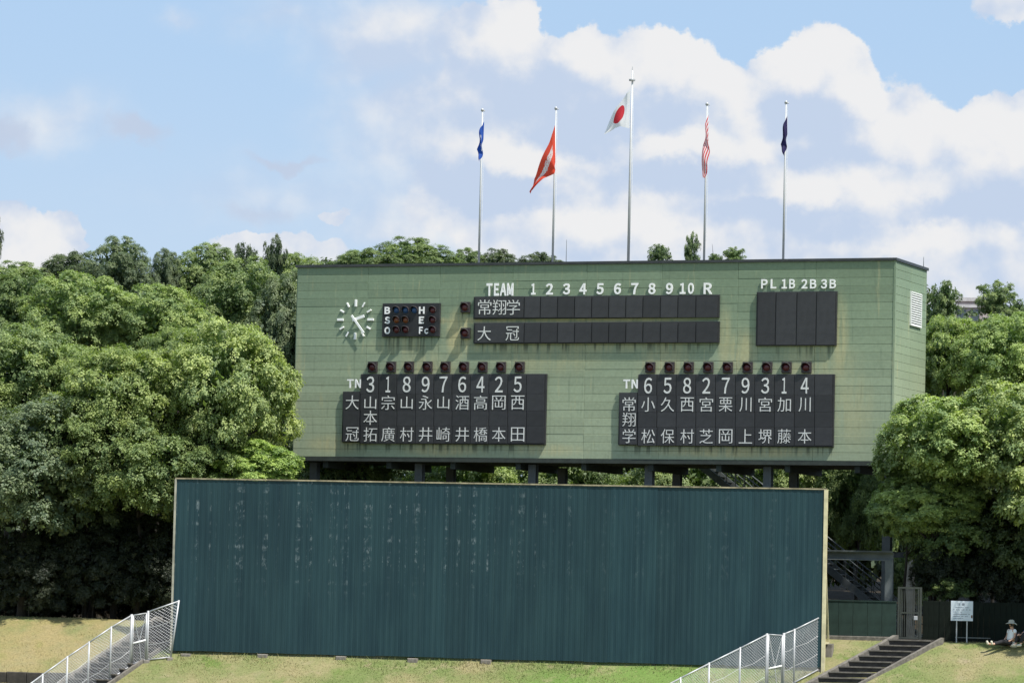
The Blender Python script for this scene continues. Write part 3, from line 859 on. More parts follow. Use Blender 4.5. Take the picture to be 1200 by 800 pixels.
# ------------------------------------------------------------------ STAIRS on the bank
STAIRBOX = []
def stairs(label, top_px, lean, width, n):
    t0 = 2.05; s0 = be(top_px[0], top_px[1], t0)[0]
    rise = .185; run = rise / SL
    org = xy(s0, t0); org.z = height(s0 + .7, 2.6) + .05
    S = thing('bank_stairs', label, 'stairs', org, -TB, 'concrete stairs up the grass bank')
    stp = MB()
    stp.add([(0, 0, 0), (width, 0, 0), (width - lean * run, -run - .02, 0), (-lean * run, -run - .02, 0),
             (0, 0, -.45), (width, 0, -.45), (width - lean * run, -run - .02, -.45), (-lean * run, -run - .02, -.45)],
            [(0, 3, 2, 1), (4, 5, 6, 7), (2, 3, 7, 6), (0, 1, 5, 4), (0, 4, 7, 3), (1, 2, 6, 5)])
    stm = stp.mesh('step', M_dconc)
    nos = MB(); e = .03
    d0 = -run - .03
    nos.add([(-lean * run - .0, d0 - e, .012), (width - lean * run, d0 - e, .012), (width - lean * run, d0 + .09, .012), (-lean * run, d0 + .09, .012),
             (-lean * run, d0 - e, -.030), (width - lean * run, d0 - e, -.030), (width - lean * run, d0 + .09, -.030), (-lean * run, d0 + .09, -.030)],
            [(0, 1, 2, 3), (0, 4, 5, 1), (4, 7, 6, 5), (1, 5, 6, 2), (0, 3, 7, 4), (3, 2, 6, 7)])
    nsm = nos.mesh('nosing', M_lconc)
    for k in range(n):
        o = link('step', stm, S, (-lean * run * k, -run * k, -.005 - rise * k))
        link('nosing', nsm, o)
    link('landing', MB().box(-.02, width + .02, 0.001, 1.1, -.3, .012).mesh('landing', M_dconc), S)
    for sd_ in (0, 1):
        zk = .15 if sd_ == 0 else .10
        kb = MB(); x = (-.16 if sd_ == 0 else width + .01); wk = .15 if sd_ == 0 else .09
        L = run * n; dz_ = rise * n
        kb.add([(x, .3, zk), (x + wk, .3, zk), (x + wk, -.1, zk), (x, -.1, zk), (x - lean * L, -L, zk - dz_), (x + wk - lean * L, -L, zk - dz_),
                (x, .3, -.5), (x + wk, .3, -.5), (x + wk, -.1, -.5), (x, -.1, -.5), (x - lean * L, -L, -.5 - dz_), (x + wk - lean * L, -L, -.5 - dz_)],
               [(0, 3, 2, 1), (3, 4, 5, 2), (3, 9, 10, 4), (2, 5, 11, 8), (0, 1, 7, 6), (0, 6, 9, 3), (1, 2, 8, 7), (4, 10, 11, 5)])
        if sd_ == 0: link('kerb', kb.mesh('kerb', M_lconc), S)
        else: link('kerb', kb.mesh('kerb', M_lconc), S)
    STAIRBOX.append((s0 + width / 2 - lean * t0, lean))
    return S
stairs('dark concrete stairs climbing the bank to the barred gate, right of the wall', (1052, 749), .86, 1.45, 16)
stairs('dark concrete stairs climbing the bank behind the left wire fence', (188, 722), .50, 1.5, 18)
grass()

# retaining step in the left bank
rw = thing('retaining_kerb', 'low dark stone retaining kerb crossing the left grass bank', 'retaining wall', xy(-24, STEP_T), -TB)
rr = random.Random(3)
x = 0; k = 0
while x < (STEP_S + 24) - .2:
    w_ = rr.uniform(.5, .8); w_ = min(w_, STEP_S + 24 - x)
    zt = height(-24 + x + w_ / 2, STEP_T + .05)
    link('stone', MB().cbox(0, w_ - .015, -.10, .08, -.5, .0, .02).mesh('stone', M_dconc), rw, (x, rr.uniform(-.01, .01), zt + rr.uniform(-.01, .015))); x += w_

# ------------------------------------------------------------------ CHAIN LINK FENCES
def chain_fence(label, bases, hgt, tops=None, gate=(1, 2), mid=True, nm='wire_fence'):
    org = bases[0].copy()
    FN = thing(nm, label, 'fence', org, 0, 'white wire fences running down the bank')
    P = [b - org for b in bases]
    Tp = [(tops[i] - org) if tops else p + Vector((0, 0, hgt)) for i, p in enumerate(P)]
    n = len(P)
    for i in range(n):
        r_ = .042 if i in gate else .032
        link('post', MB().tube([P[i] - Vector((0, 0, .15)), Tp[i] + (Tp[i] - P[i]).normalized() * .04], r_, 10).mesh('post', M_galv, True), FN)
        link('post_base', MB().cbox(-.1, .1, -.1, .1, -.2, .05, .02).mesh('post_base', M_conc), FN, P[i])
    def wires(m, a, b, at_, bt):
        # diamond mesh between two leaning posts
        L = (b - a).length; Hh = ((at_ - a).length + (bt - b).length) / 2; sp = .10
        ex, ez = L / sp, Hh / sp
        def pt(u, v):
            lo_ = a.lerp(b, u / ex); hi_ = at_.lerp(bt, u / ex); return lo_.lerp(hi_, v / ez)
        for sgn in (1, -1):
            k = -ez
            while k < ex:
                u0, v0, u1, v1 = k, 0., k + ez, ez
                if u0 < 0: v0 -= u0; u0 = 0.
                if u1 > ex: v1 -= u1 - ex; u1 = ex
                if u1 > u0 + .05:
                    if sgn == 1: A_, B_ = pt(u0, v0), pt(u1, v1)
                    else: A_, B_ = pt(u0, ez - v0), pt(u1, ez - v1)
                    m.tube([A_, B_], .0042, 3, cap=False)
                k += 1
    def panel(i, parent, isgate=False):
        a, b, at_, bt = P[i], P[i + 1], Tp[i], Tp[i + 1]
        u = Vector((0, 0, .06))
        wm = MB(); wires(wm, a + u, b + u, at_, bt)
        o = link('wire_mesh', wm.mesh('wire_mesh', M_wire), parent); o['kind'] = 'stuff'
        if not isgate:
            link('top_rail', MB().tube([at_, bt], .027, 8).mesh('top_rail', M_galv, True), parent)
            link('bottom_rail', MB().tube([a + u, b + u], .024, 8).mesh('bottom_rail', M_galv, True), parent)
            for fr in (.34, .68):
                c0, c1 = a.lerp(at_, fr), b.lerp(bt, fr)
                sag = Vector((0, 0, -.05 * random.random() - .03))
                link('tension_wire', MB().tube([c0, c0.lerp(c1, .5) + sag, c1], .008, 5).mesh('tension_wire', M_wire), parent)
    for i in range(n - 1):
        if i == gate[0]:
            a, b, at_, bt = P[i].copy(), P[i + 1].copy(), Tp[i].copy(), Tp[i + 1].copy()
            e = (b - a).normalized() * .07
            a += e + Vector((0, 0, .1)); b += -e + Vector((0, 0, .1)); at_ += e - Vector((0, 0, .02)); bt += -e - Vector((0, 0, .02))
            gm = MB()
            gm.tube([a, at_, ], .022, 6); gm.tube([b, bt], .022, 6)
            gm.tube([at_, bt], .022, 6); gm.tube([a, b], .022, 6)
            c0, c1 = a.lerp(at_, .42), b.lerp(bt, .42)
            G = link('gate', gm.mesh('gate', M_galv, True), FN)
            link('mid_rail', MB().tube([c0, c1], .03, 8).mesh('mid_rail', M_white, True), G)
            cm_ = c0.lerp(c1, .5)
            link('brace', MB().tube([at_, cm_], .012, 6).mesh('brace', M_galv), G)
            link('brace', MB().tube([bt, cm_], .012, 6).mesh('brace', M_galv), G)
            link('brace', MB().tube([a.lerp(b, .3), cm_], .012, 6).mesh('brace', M_galv), G)
            wm = MB(); wires(wm, a, b, at_, bt)
            o = link('wire_mesh', wm.mesh('wire_mesh', M_wire), G); o['kind'] = 'stuff'
        else:
            panel(i, FN)
# left fence
gl = [xy(be(199.5, 763, -.3)[0], -.3)] + [ground(*q) for q in ((172, 775.5), (152.5, 782.5))]
gl[0].z = hz(gl[0].x, gl[0].y)
d1 = (gl[2] - gl[1])
def extend(p, px_dir, n, step_px, hgt_slope):
    out = []
    x, y = p
    for k in range(n):
        x -= step_px; y += step_px * hgt_slope
        out.append(ground(x, y))
    return out
tl = [at(209.5, 704, gl[0].y), at(172, 716.5, gl[1].y), at(152.8, 720.5, gl[2].y)]
more = [ground(128.5, 798), ground(102.5, 816), ground(77, 834), ground(48, 855), ground(22, 874)]
chain_fence('white wire fence with a gate descending the bank at the left end of the wall', gl + more, 1.95,
            [gl[0] + (tl[0] - gl[0])] + [Vector((g_.x, g_.y, q.z)) for g_, q in zip(gl[1:], tl[1:])] + [g_ + Vector((0, 0, 1.86)) for g_ in more], gate=(1, 2))
grp = [ground(*q) for q in ((961.5, 785.5), (930, 802), (917.5, 809), (897.5, 817), (866, 833), (829.5, 852), (796, 869), (765, 885))]
tps = [at(*q) for q in ((961, 722, grp[0].y), (929, 737.5, grp[1].y), (917.5, 742.5, grp[2].y), (897.5, 743, grp[3].y), (865, 759, grp[4].y), (829, 777, grp[5].y), (795, 794, grp[6].y), (763, 810, grp[7].y))]
chain_fence('white wire fence with an X braced gate at the right end of the wall', grp, 2,
            [Vector((g_.x, g_.y, q.z)) for g_, q in zip(grp, tps)], gate=(2, 3))

# ------------------------------------------------------------------ RIGHT: low wall, steel frame, gate, fence, notice board, staircase
PLT = 1.1
def at_st(px, py, t):
    """point on the vertical plane parallel to the backdrop wall, t metres behind it"""
    s, z = be(px, py, t); return s, z
tW = 2.75
# low green wall
s0, z1 = at_st(966, 702, tW); s1, z0 = at_st(1050, 747, tW)
org = xy(s0, tW); org.z = PLT
w_ = thing('low_wall', 'low dark green panelled wall between the corrugated wall and the barred gate', 'wall', org, -TB)
wz = z1 - PLT
npn = 5; pwid = (s1 - s0) / npn
pmm = MB().cbox(.004, pwid - .004, -.03, .03, .1, wz - .04, .006).mesh('panel', M_greenwall)
for k in range(npn): link('panel', pmm, w_, (k * pwid, 0, 0))
link('cap', MB().box(0, s1 - s0, -.05, .05, wz - .038, wz).mesh('cap', M_greenwall), w_)
link('plinth', MB().cbox(-.1, s1 - s0 + .02, -.10, .1, -.3, .098, .02).mesh('plinth', M_lconc), w_)
# steel frame
tF = 3.4
sa, zt = at_st(960, 645.5, tF); sb_, zb = at_st(1047, 656.5, tF); sc0 = at_st(1037.5, 680, tF)[0]
org = xy(sa - 3, tF); org.z = PLT
fr = thing('steel_portal', 'grey steel portal beam and column above the low green wall', 'steel frame', org, -TB)
Lf = sb_ - sa + 3
bm_ = MB()
bm_.box(0, Lf, -.13, .13, zt - PLT - .03, zt - PLT); bm_.box(0, Lf, -.012, .012, zb - PLT + .02, zt - PLT - .03); bm_.box(0, Lf, -.13, .13, zb - PLT - .01, zb - PLT + .02)
link('beam', bm_.mesh('beam', M_steel), fr)
cmx = MB(); cw = sb_ - sc0
cmx.box(Lf - cw, Lf, -.14, -.12, 0, zb - PLT - .012); cmx.box(Lf - cw, Lf, .12, .14, 0, zb - PLT - .012); cmx.box(Lf - cw / 2 - .012, Lf - cw / 2 + .012, -.12, .12, 0, zb - PLT - .012)
link('column', cmx.mesh('column', M_steel), fr)
link('column', MB().box(.2, .45, -.12, .12, 0, zb - PLT - .012).mesh('column', M_steel), fr)
link('roof_sheet', MB().box(-.1, Lf + .0, -.2, 1.2, zt - PLT + .004, zt - PLT + .05).mesh('roof_sheet', M_dsteel), fr)
# barred gate
tG = 2.8
ga, gz = at_st(1052.5, 687, tG); gb, _ = at_st(1080.5, 687, tG)
org = xy(ga, tG); org.z = PLT
gt = thing('barred_gate', 'dark grey steel gate with vertical bars at the top of the right stairs', 'gate', org, -TB)
gw = gb - ga; gh = gz - PLT
fm_ = MB()
fm_.box(0, .07, -.04, .04, 0, gh); fm_.box(gw - .07, gw, -.04, .04, 0, gh); fm_.box(.07, gw - .07, -.035, .035, gh - .06, gh); fm_.box(.07, gw - .07, -.035, .035, .05, .11)
fm_.box(.09, .13, -.03, .03, .12, gh - .07); fm_.box(gw - .13, gw - .09, -.03, .03, .12, gh - .07)
M_gate = mat('gate_paint', (.055, .062, .055), .7, 0, var=.2, spec=.2)
link('gate_frame', fm_.mesh('gate_frame', M_gate), gt)
brm = MB().box(-.010, .010, -.012, .012, .12, gh - .065).mesh('bar', M_gate)
for k in range(8): link('bar', brm, gt, (.13 + (gw - .26) * (k + .5) / 8, 0, 0))
link('mid_rail', MB().box(.13, gw - .13, -.03, -.014, gh * .5, gh * .5 + .05).mesh('mid_rail', M_gate), gt)
link('lock_box', MB().cbox(gw - .26, gw - .135, -.07, -.031, gh * .38, gh * .38 + .14, .01).mesh('lock_box', M_galv), gt)
# dark board fence to the right
tK = 3.3
ka, kz = at_st(1081.5, 703.5, tK); kb_, _ = at_st(1150, 703.5, tK)
org = xy(ka, tK); org.z = PLT
kf = thing('board_fence', 'near black vertical board fence behind the notice board', 'fence', org, -TB)
nk = 22; kwid = .19
kmm = MB().cbox(.002, kwid - .002, -.015, .015, 0.02, kz - PLT, .004).mesh('board', M_dgreen)
rr = random.Random(5)
for k in range(nk): link('board', kmm, kf, (k * kwid, rr.uniform(-.01, .01), rr.uniform(-.01, .01)))
link('rail', MB().box(0, nk * kwid, .03, .07, .4, .47).mesh('rail', M_dgreen), kf)
# notice board
tN = 2.5
na, nz1 = at_st(1114.5, 703.5, tN); nb_, nz0 = at_st(1140, 727.3, tN)
org = xy(na, tN); gz_ = height(*st(org.x, org.y)); org.z = gz_
nb_o = thing('notice_board', 'white notice board on two thin legs in front of the dark fence', 'notice board', org, -TB)
nw = nb_ - na
link('sign_face', MB().cbox(0, nw, -.02, .02, nz0 - gz_, nz1 - gz_, .004).mesh('sign_face', mat('sign_white', (.60, .66, .74), .5, var=.06)), nb_o)
for xx in (.2, nw - .2): link('leg', MB().box(xx - .02, xx + .02, .021, .055, -.1, nz1 - gz_ - .1).mesh('leg', M_galv), nb_o)
link('cross_rail', MB().box(.15, nw + .6, .06, .085, .16, .19).mesh('cross_rail', M_steel), nb_o)
M_ink = mat('ink', (.20, .22, .28), .7)
o = link('lettering', text_mesh('注 意', .26, .085, .003, M_ink, .01), nb_o, (nw / 2 - .03, -.02, nz1 - gz_ - .11))
tl_ = MB(); rr = random.Random(2)
for k in range(6):
    zz = nz1 - gz_ - .23 - k * .075; x = .09
    while x < nw - .12 - (.2 if k in (2, 5) else 0):
        ww = rr.uniform(.02, .05)
        if rr.random() < .8: tl_.box(x, x + ww, -.0235, -.0215, zz, zz + .022)
        x += ww + .012
o = link('small_print', tl_.mesh('small_print', M_ink), nb_o)
link('rust_spot', MB().cbox(nw - .06, nw - .01, -.0225, -.0205, nz0 - gz_ + .1, nz0 - gz_ + .2, .001).mesh('rust_spot', mat('rust', (.12, .06, .03), .9)), nb_o)
# steel staircase behind the scoreboard legs
tSt = SBD + 1.3
pa = sb(857, 545, tSt); pb = sb(1037, 691, tSt)
slope = (pa[1] - pb[1]) / (pb[0] - pa[0])
top_s = pa[0] - 2.2; top_z = pa[1] + 2.2 * slope; bot_z = .9; bot_s = pb[0] + (pb[1] - bot_z) / slope
stc = thing('steel_staircase', 'grey steel staircase rising behind the wall to the underside of the scoreboard', 'staircase', sbw(bot_s, tSt, 0), -TS)
Ls = top_s - bot_s; Hs = top_z - .95
def sp_(f, dz_=0., y=0.): return Vector((Ls * f, y, Hs * f + dz_))
for y in (0, 1.0):
    link('stringer', MB().bar(sp_(0, .0, y), sp_(1, .0, y), .05, .26).mesh('stringer', M_steel), stc)
    link('handrail', MB().tube([sp_(0, .95, y), sp_(1, .95, y)], .028, 8).mesh('handrail', M_steel, True), stc)
    link('mid_rail', MB().tube([sp_(0, .55, y), sp_(1, .55, y)], .018, 6).mesh('mid_rail', M_steel, True), stc)
    ns_ = 26
    bmx = MB().box(-.012, .012, -.012, .012, .05, .95).mesh('baluster', M_dsteel)
    for k in range(ns_): link('baluster', bmx, stc, sp_((k + .5) / ns_, 0, y))
nt = int(Hs / .2)
tmx = MB().box(-.15, .15, .03, .97, -.02, .02).mesh('tread', M_dsteel)
for k in range(nt): link('tread', tmx, stc, sp_((k + .5) / nt, .02, 0))

# ------------------------------------------------------------------ TREES
def crown_mesh(seed, R=3.0, nl=110, tufts=36, leaves=15, L=.095, sq=(1, 1, .92), low=-.7, lobe=(.42, .85), name='crown', openness=0.):
    rng = np.random.default_rng(seed)
    i = np.arange(nl) + .5
    ph_ = np.arccos(1 - (1 - low) * i / nl); th = np.pi * (1 + 5 ** .5) * i + rng.uniform(0, 6)
    d = np.stack([np.cos(th) * np.sin(ph_), np.sin(th) * np.sin(ph_), np.cos(ph_)], 1)
    d += rng.normal(0, .16, d.shape); d /= np.linalg.norm(d, axis=1)[:, None]
    # broad bumps make the outline uneven
    bdir = rng.normal(0, 1, (7, 3)); bdir /= np.linalg.norm(bdir, axis=1)[:, None]
    bump = 1 + .26 * np.max(np.clip(d @ bdir.T - .6, 0, 1) / .4, axis=1) - .12
    c = d * (R * .80) * (bump * rng.uniform(.86, 1.12, nl))[:, None]
    c[:, 2] *= sq[2]
    lr = rng.uniform(*lobe, nl)
    keep = rng.random(nl) > openness
    c, lr, d = c[keep], lr[keep], d[keep]; nl = len(c)
    lt = rng.uniform(0, 1, nl)
    # tufts on each lobe, mostly on its outer and upper side
    li = np.repeat(np.arange(nl), tufts)
    td = rng.normal(0, 1, (len(li), 3)); td += d[li] * 1.1 + np.array([0, 0, .75]); td /= np.linalg.norm(td, axis=1)[:, None]
    tr_ = rng.uniform(.75, 1.12, len(li))
    tp = c[li] + td * (lr[li] * tr_)[:, None] * np.array([1, 1, .72])
    tt = np.clip(lt[li] * .55 + rng.uniform(0, .45, len(li)), 0, 1)
    # leaves radiate from the tuft
    ki = np.repeat(np.arange(len(tp)), leaves); n = len(ki)
    N = td[ki] + np.array([0, 0, .55]); N /= np.linalg.norm(N, axis=1)[:, None]
    r = rng.normal(0, 1, (n, 3)); r -= (r * N).sum(1)[:, None] * N; r /= np.linalg.norm(r, axis=1)[:, None] + 1e-9
    dirl = r + N * rng.uniform(-.25, .75, n)[:, None]; dirl[:, 2] -= .15; dirl /= np.linalg.norm(dirl, axis=1)[:, None]
    side = np.cross(dirl, N); side /= np.linalg.norm(side, axis=1)[:, None] + 1e-9
    side += rng.normal(0, .25, side.shape)
    ll = L * rng.uniform(.7, 1.3, n)
    b0 = tp[ki] + rng.normal(0, .055, (n, 3)) + dirl * .02
    wv = side * (ll * .31)[:, None]
    midp = b0 + dirl * (ll * .48)[:, None]
    tip = b0 + dirl * ll[:, None] - np.array([0, 0, .12]) * ll[:, None]
    V = np.stack([b0, midp + wv, tip, midp - wv], 1)
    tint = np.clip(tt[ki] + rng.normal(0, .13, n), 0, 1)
    # sparse larger leaves filling the inside, dark tint paints the crown's inner shade
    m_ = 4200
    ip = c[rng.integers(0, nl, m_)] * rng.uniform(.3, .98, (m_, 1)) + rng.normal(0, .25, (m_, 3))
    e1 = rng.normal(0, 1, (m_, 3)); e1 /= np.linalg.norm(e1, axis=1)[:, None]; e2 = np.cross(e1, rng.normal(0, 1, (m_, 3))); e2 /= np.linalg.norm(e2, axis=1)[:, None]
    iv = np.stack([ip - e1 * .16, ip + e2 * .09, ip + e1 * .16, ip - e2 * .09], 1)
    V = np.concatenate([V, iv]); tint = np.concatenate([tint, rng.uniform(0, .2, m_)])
    n = len(V)
    me = bpy.data.meshes.new(name)
    me.vertices.add(n * 4); me.vertices.foreach_set('co', V.reshape(-1))
    me.loops.add(n * 4); me.loops.foreach_set('vertex_index', np.arange(n * 4))
    me.polygons.add(n); me.polygons.foreach_set('loop_start', np.arange(n) * 4); me.polygons.foreach_set('loop_total', np.full(n, 4))
    a = me.attributes.new('tint', 'FLOAT', 'POINT'); a.data.foreach_set('value', np.repeat(tint, 4))
    me.materials.append(M_leaf); me.update(calc_edges=True)
    return me
CROWNS = {
    'broad': [crown_mesh(11), crown_mesh(12), crown_mesh(13, nl=115)],
    'round': [crown_mesh(21, nl=85, L=.10, lobe=(.42, .8)), crown_mesh(22, nl=90, L=.10, lobe=(.42, .8))],
    'airy': [crown_mesh(31, nl=52, tufts=28, L=.12, lobe=(.35, .7), openness=.2), crown_mesh(32, nl=42, tufts=26, lobe=(.35, .7), openness=.15)],
    'long': [crown_mesh(41, nl=100, tufts=34, L=.14, leaves=13, lobe=(.45, .85), low=-.8), crown_mesh(42, nl=105, tufts=34, L=.13, leaves=13, lobe=(.45, .85), low=-.8)],
}
def trunk_mesh(seed, H, spread):
    rr = random.Random(seed); m = MB()
    pts = [Vector((0, 0, -.3))]; rs = [.30]
    for k in range(1, 6):
        pts.append(Vector((rr.uniform(-.15, .15) * k * .5, rr.uniform(-.15, .15) * k * .5, H * k / 5))); rs.append(.24 * (1 - k / 6.5) + .04)
    m.tube(pts, rs, 9)
    for k in range(9):
        f = rr.uniform(.5, .95); i = min(int(f * 5), 4); b = pts[i].lerp(pts[i + 1], f * 5 - i)
        a = rr.uniform(0, 6.28); L = spread * rr.uniform(.5, .9); d = Vector((math.cos(a), math.sin(a), 0))
        m.tube([b, b + d * L * .45 + Vector((0, 0, H * .05)), b + d * L + Vector((0, 0, H * rr.uniform(.07, .12)))], [.09, .055, .015], 6)
    return m.mesh('trunk', M_bark, True)
TRUNKS = [trunk_mesh(k, 6.0, 3.0) for k in range(4)]
_tc = [0]
def tree(name, label, cx, cy, rx, ry, Y, kind, col, cat='tree', group='trees behind the scoreboard', seed=None, dscale=None):
    """crown centre and half sizes in photo px at depth Y metres"""
    c = at(cx, cy, Y); k = Y / F
    sx = rx * k / 3.0; sz = ry * k / 2.85
    g_ = hz(c.x, c.y)
    i = _tc[0]; _tc[0] += 1
    var = CROWNS[kind][i % len(CROWNS[kind])]
    t = thing(name, label, cat, (c.x, c.y, g_), 0, group)
    o = link('crown', var, t, (0, 0, c.z - g_))
    o.scale = (sx, dscale or (min(sx, sz * 1.15) if Y > 145 or ry < 60 else 1.25), sz); o.rotation_euler = (0, 0, (i * 2.4) % 6.28 if abs(sx - o.scale[1]) < .12 else (i % 2) * math.pi)
    o.color = (*col, 1)
    h = max(c.z - g_ + .1 * ry * k, .5)
    if cat == 'bush': h *= .5
    b = link('trunk', TRUNKS[i % 4], t); b.scale = (.12, .12, h / 6.0) if cat == 'bush' else (max(.25, sx * .55) if rx > 20 else .05, max(.25, sx * .55) if rx > 20 else .05, h / 6.0)
    return t
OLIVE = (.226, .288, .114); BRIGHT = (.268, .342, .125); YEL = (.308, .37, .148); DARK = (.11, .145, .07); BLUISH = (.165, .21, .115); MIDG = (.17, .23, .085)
LT = 'trees in the wood left of the scoreboard'
L_ = [
 # near row
 ('broadleaf_tree', 'big grey green tree with low boughs at the left edge of the bank', 30, 560, 115, 98, 139, 'broad', BLUISH),
 ('broadleaf_tree', 'dull green tree standing at the left edge of the frame above the grey green one', 2, 455, 90, 80, 143, 'broad', OLIVE),
 ('broadleaf_tree', 'olive brown tinged tree in the centre of the left wood', 140, 475, 78, 78, 140, 'broad', (.245, .305, .11)),
 ('broadleaf_tree', 'shaded green tree hanging low just left of the corrugated wall', 165, 560, 78, 74, 139.2, 'broad', OLIVE),
 ('broadleaf_tree', 'tall fresh yellow green tree next to the scoreboard left end', 272, 465, 78, 95, 140.5, 'broad', YEL),
 ('broadleaf_tree', 'dark tree with drooping boughs behind the left corner of the corrugated wall', 240, 555, 62, 62, 140.5, 'broad', MIDG),
 ('leafy_bush', 'bright long leaved bush showing above the left part of the corrugated wall', 300, 552, 56, 34, 138.5, 'long', (.30, .40, .11)),
 ('broadleaf_tree', 'light green tree filling the gap between the olive tinged tree and the left edge', 78, 450, 52, 50, 142.5, 'broad', BRIGHT),
 ('broadleaf_tree', 'mid green tree in the gap between the olive tinged and the fresh yellow green tree', 212, 425, 46, 48, 143.5, 'broad', (.215, .28, .10)),
 ('broadleaf_tree', 'mottled green tree low in the middle of the left wood', 105, 530, 62, 60, 139.8, 'broad', OLIVE),
 ('broadleaf_tree', 'shaded low boughs hanging almost to the left grass crest', 110, 610, 80, 42, 141, 'broad', DARK),  # dark leaf colour paints the shade beneath the canopy
 # middle
 ('broadleaf_tree', 'bright green tree in the second row near the left edge', 95, 375, 68, 58, 150, 'round', BRIGHT),
 ('broadleaf_tree', 'deep green tree in the second row at the left edge of the frame', 15, 380, 62, 62, 152, 'round', MIDG),
 ('broadleaf_tree', 'fresh green tree in the second row behind the olive brown one', 190, 385, 65, 55, 150, 'round', BRIGHT),
 ('broadleaf_tree', 'dull dark tree in the second row close to the scoreboard top left corner', 285, 365, 66, 60, 153, 'round', OLIVE),
 ('broadleaf_tree', 'dark grey green tree squeezed against the scoreboard left edge', 335, 400, 45, 85, 151, 'round', BLUISH),
 # ridge
 ('ridge_tree', 'low dark tree on the skyline at the far left', 25, 335, 45, 28, 164, 'round', OLIVE),
 ('ridge_tree', 'dark rounded tree on the skyline right of the white cloud', 80, 332, 44, 38, 165, 'round', DARK),
 ('ridge_tree', 'airy tall tree on the skyline highest in the left wood', 140, 322, 42, 44, 163, 'round', BLUISH),
 ('ridge_tree', 'small pointed tree in the dip of the skyline', 194, 330, 20, 40, 165, 'round', BLUISH),
 ('ridge_tree', 'broad olive tree on the skyline above the dull dark tree', 240, 328, 44, 42, 166, 'round', OLIVE),
 ('ridge_tree', 'dark spiky topped tree on the skyline left of the scoreboard', 288, 322, 22, 46, 160, 'airy', DARK),
 ('ridge_tree', 'narrow dark tree with a thin crooked top beside the spiky one', 322, 320, 16, 46, 161, 'airy', DARK),
 ('ridge_tree', 'dull tree on the skyline touching the scoreboard top left corner', 340, 332, 44, 38, 165, 'round', OLIVE),
]
for (nm, lab, *a) in L_: tree(nm, lab, *a, group=LT)
rdg = 'treetops showing above the scoreboard roof'
for a in (
 ('domed dark treetop above the scoreboard roof, highest of the left group', 487, 312, 52, 33, 168, 'round', MIDG),
 ('sloping dark treetop left of the domed one above the roof', 425, 318, 45, 28, 168, 'round', MIDG),
 ('dark treetop just right of the blue flag pole', 585, 318, 28, 26, 169, 'round', DARK),
 ('low dark treetop behind the foot of the red flag pole', 632, 322, 30, 27, 170, 'round', DARK),
 ('low dark treetop just behind the foot of the blue flag pole', 545, 318, 26, 27, 169, 'round', MIDG),
 ('small round pale treetop right of the tallest flagpole', 773, 300, 17, 17, 160, 'airy', (.19, .25, .11)),
 ('slender pointed treetop left of the striped flag pole', 811, 297, 10, 26, 160, 'airy', (.19, .25, .11)),
 ('tiny pale treetop just right of the striped flag pole', 838, 304, 9, 9, 160, 'airy', (.22, .29, .11)),
 ('small flat pale treetop between the striped and navy flag poles', 861, 301, 17, 12, 160, 'airy', (.22, .29, .11))):
    tree('treetop_tree', a[0], *a[1:], group=rdg)
und_ = 'trees seen through the gap under the scoreboard'
for (lab, cx, cy, rx, ry, Y, k, c) in (
 ('dark tree seen in the leftmost gap between the scoreboard columns', 395, 590, 75, 85, 150, 'broad', MIDG),
 ('leafy tree seen under the scoreboard right of the second pair of columns', 545, 600, 78, 80, 151, 'broad', BRIGHT),
 ('tree seen under the middle of the scoreboard', 670, 595, 75, 85, 152, 'broad', MIDG),
 ('tree seen under the scoreboard left of the steel staircase', 800, 590, 75, 90, 153, 'broad', OLIVE),
 ('tree behind the steel staircase under the scoreboard', 915, 585, 70, 85, 151, 'broad', OLIVE),
 ('shaded tree rising behind the grey steel frame', 1005, 590, 55, 90, 149, 'broad', MIDG)):
    tree('broadleaf_tree', lab, cx, cy, rx, ry, Y, k, c, group=und_)
rg = 'trees right of the scoreboard'
for (nm, lab, cx, cy, rx, ry, Y, k, c) in (
 ('broadleaf_tree', 'bright tree whose boughs cross the scoreboard lower right corner', 1100, 525, 72, 62, 133.8, 'long', (.308, .385, .148)),
 ('broadleaf_tree', 'low hanging bright boughs right of the corrugated wall above the steel frame', 1092, 590, 68, 42, 133.6, 'long', (.28, .36, .13)),
 ('broadleaf_tree', 'large bright tree at the right edge of the frame above the seated people', 1185, 530, 78, 84, 134, 'long', YEL),
 ('broadleaf_tree', 'light boughs hanging lowest between the steel frame and the notice board', 1062, 600, 42, 44, 134.2, 'long', (.28, .36, .13)),
 ('broadleaf_tree', 'fresh green tree behind the bright boughs at the right edge', 1180, 425, 66, 62, 142, 'broad', (.28, .36, .13)),
 ('broadleaf_tree', 'green tree close beside the scoreboard right end', 1110, 425, 42, 62, 145, 'broad', BRIGHT),
 ('ridge_tree', 'dull leafy tree on the skyline touching the scoreboard right end', 1106, 358, 24, 36, 155, 'airy', MIDG),
 ('ridge_tree', 'airy tree on the skyline right of the pale apartment block', 1168, 355, 26, 27, 155, 'airy', OLIVE),
 ('ridge_tree', 'low tree on the skyline cut by the right edge of the frame', 1202, 372, 28, 26, 156, 'airy', OLIVE),
 ('broadleaf_tree', 'dark shaded tree over the notice board', 1120, 630, 70, 56, 134.6, 'long', MIDG),
 ('broadleaf_tree', 'dark shaded tree behind the seated people', 1195, 640, 64, 64, 134.8, 'long', DARK),  # shade under the boughs is put into the dark leaf colour
 ):
    tree(nm, lab, cx, cy, rx, ry, Y, k, c, group=rg)
tree('broadleaf_tree', 'large shaded tree mostly beyond the right edge casting shade on the seated people', 1262, 575, 85, 90, 132, 'long', YEL, group=rg)
tree('slender_tree', 'thin dark treetop poking in at the left edge above the wood', -9, 285, 13, 42, 139, 'airy', DARK, group=LT)
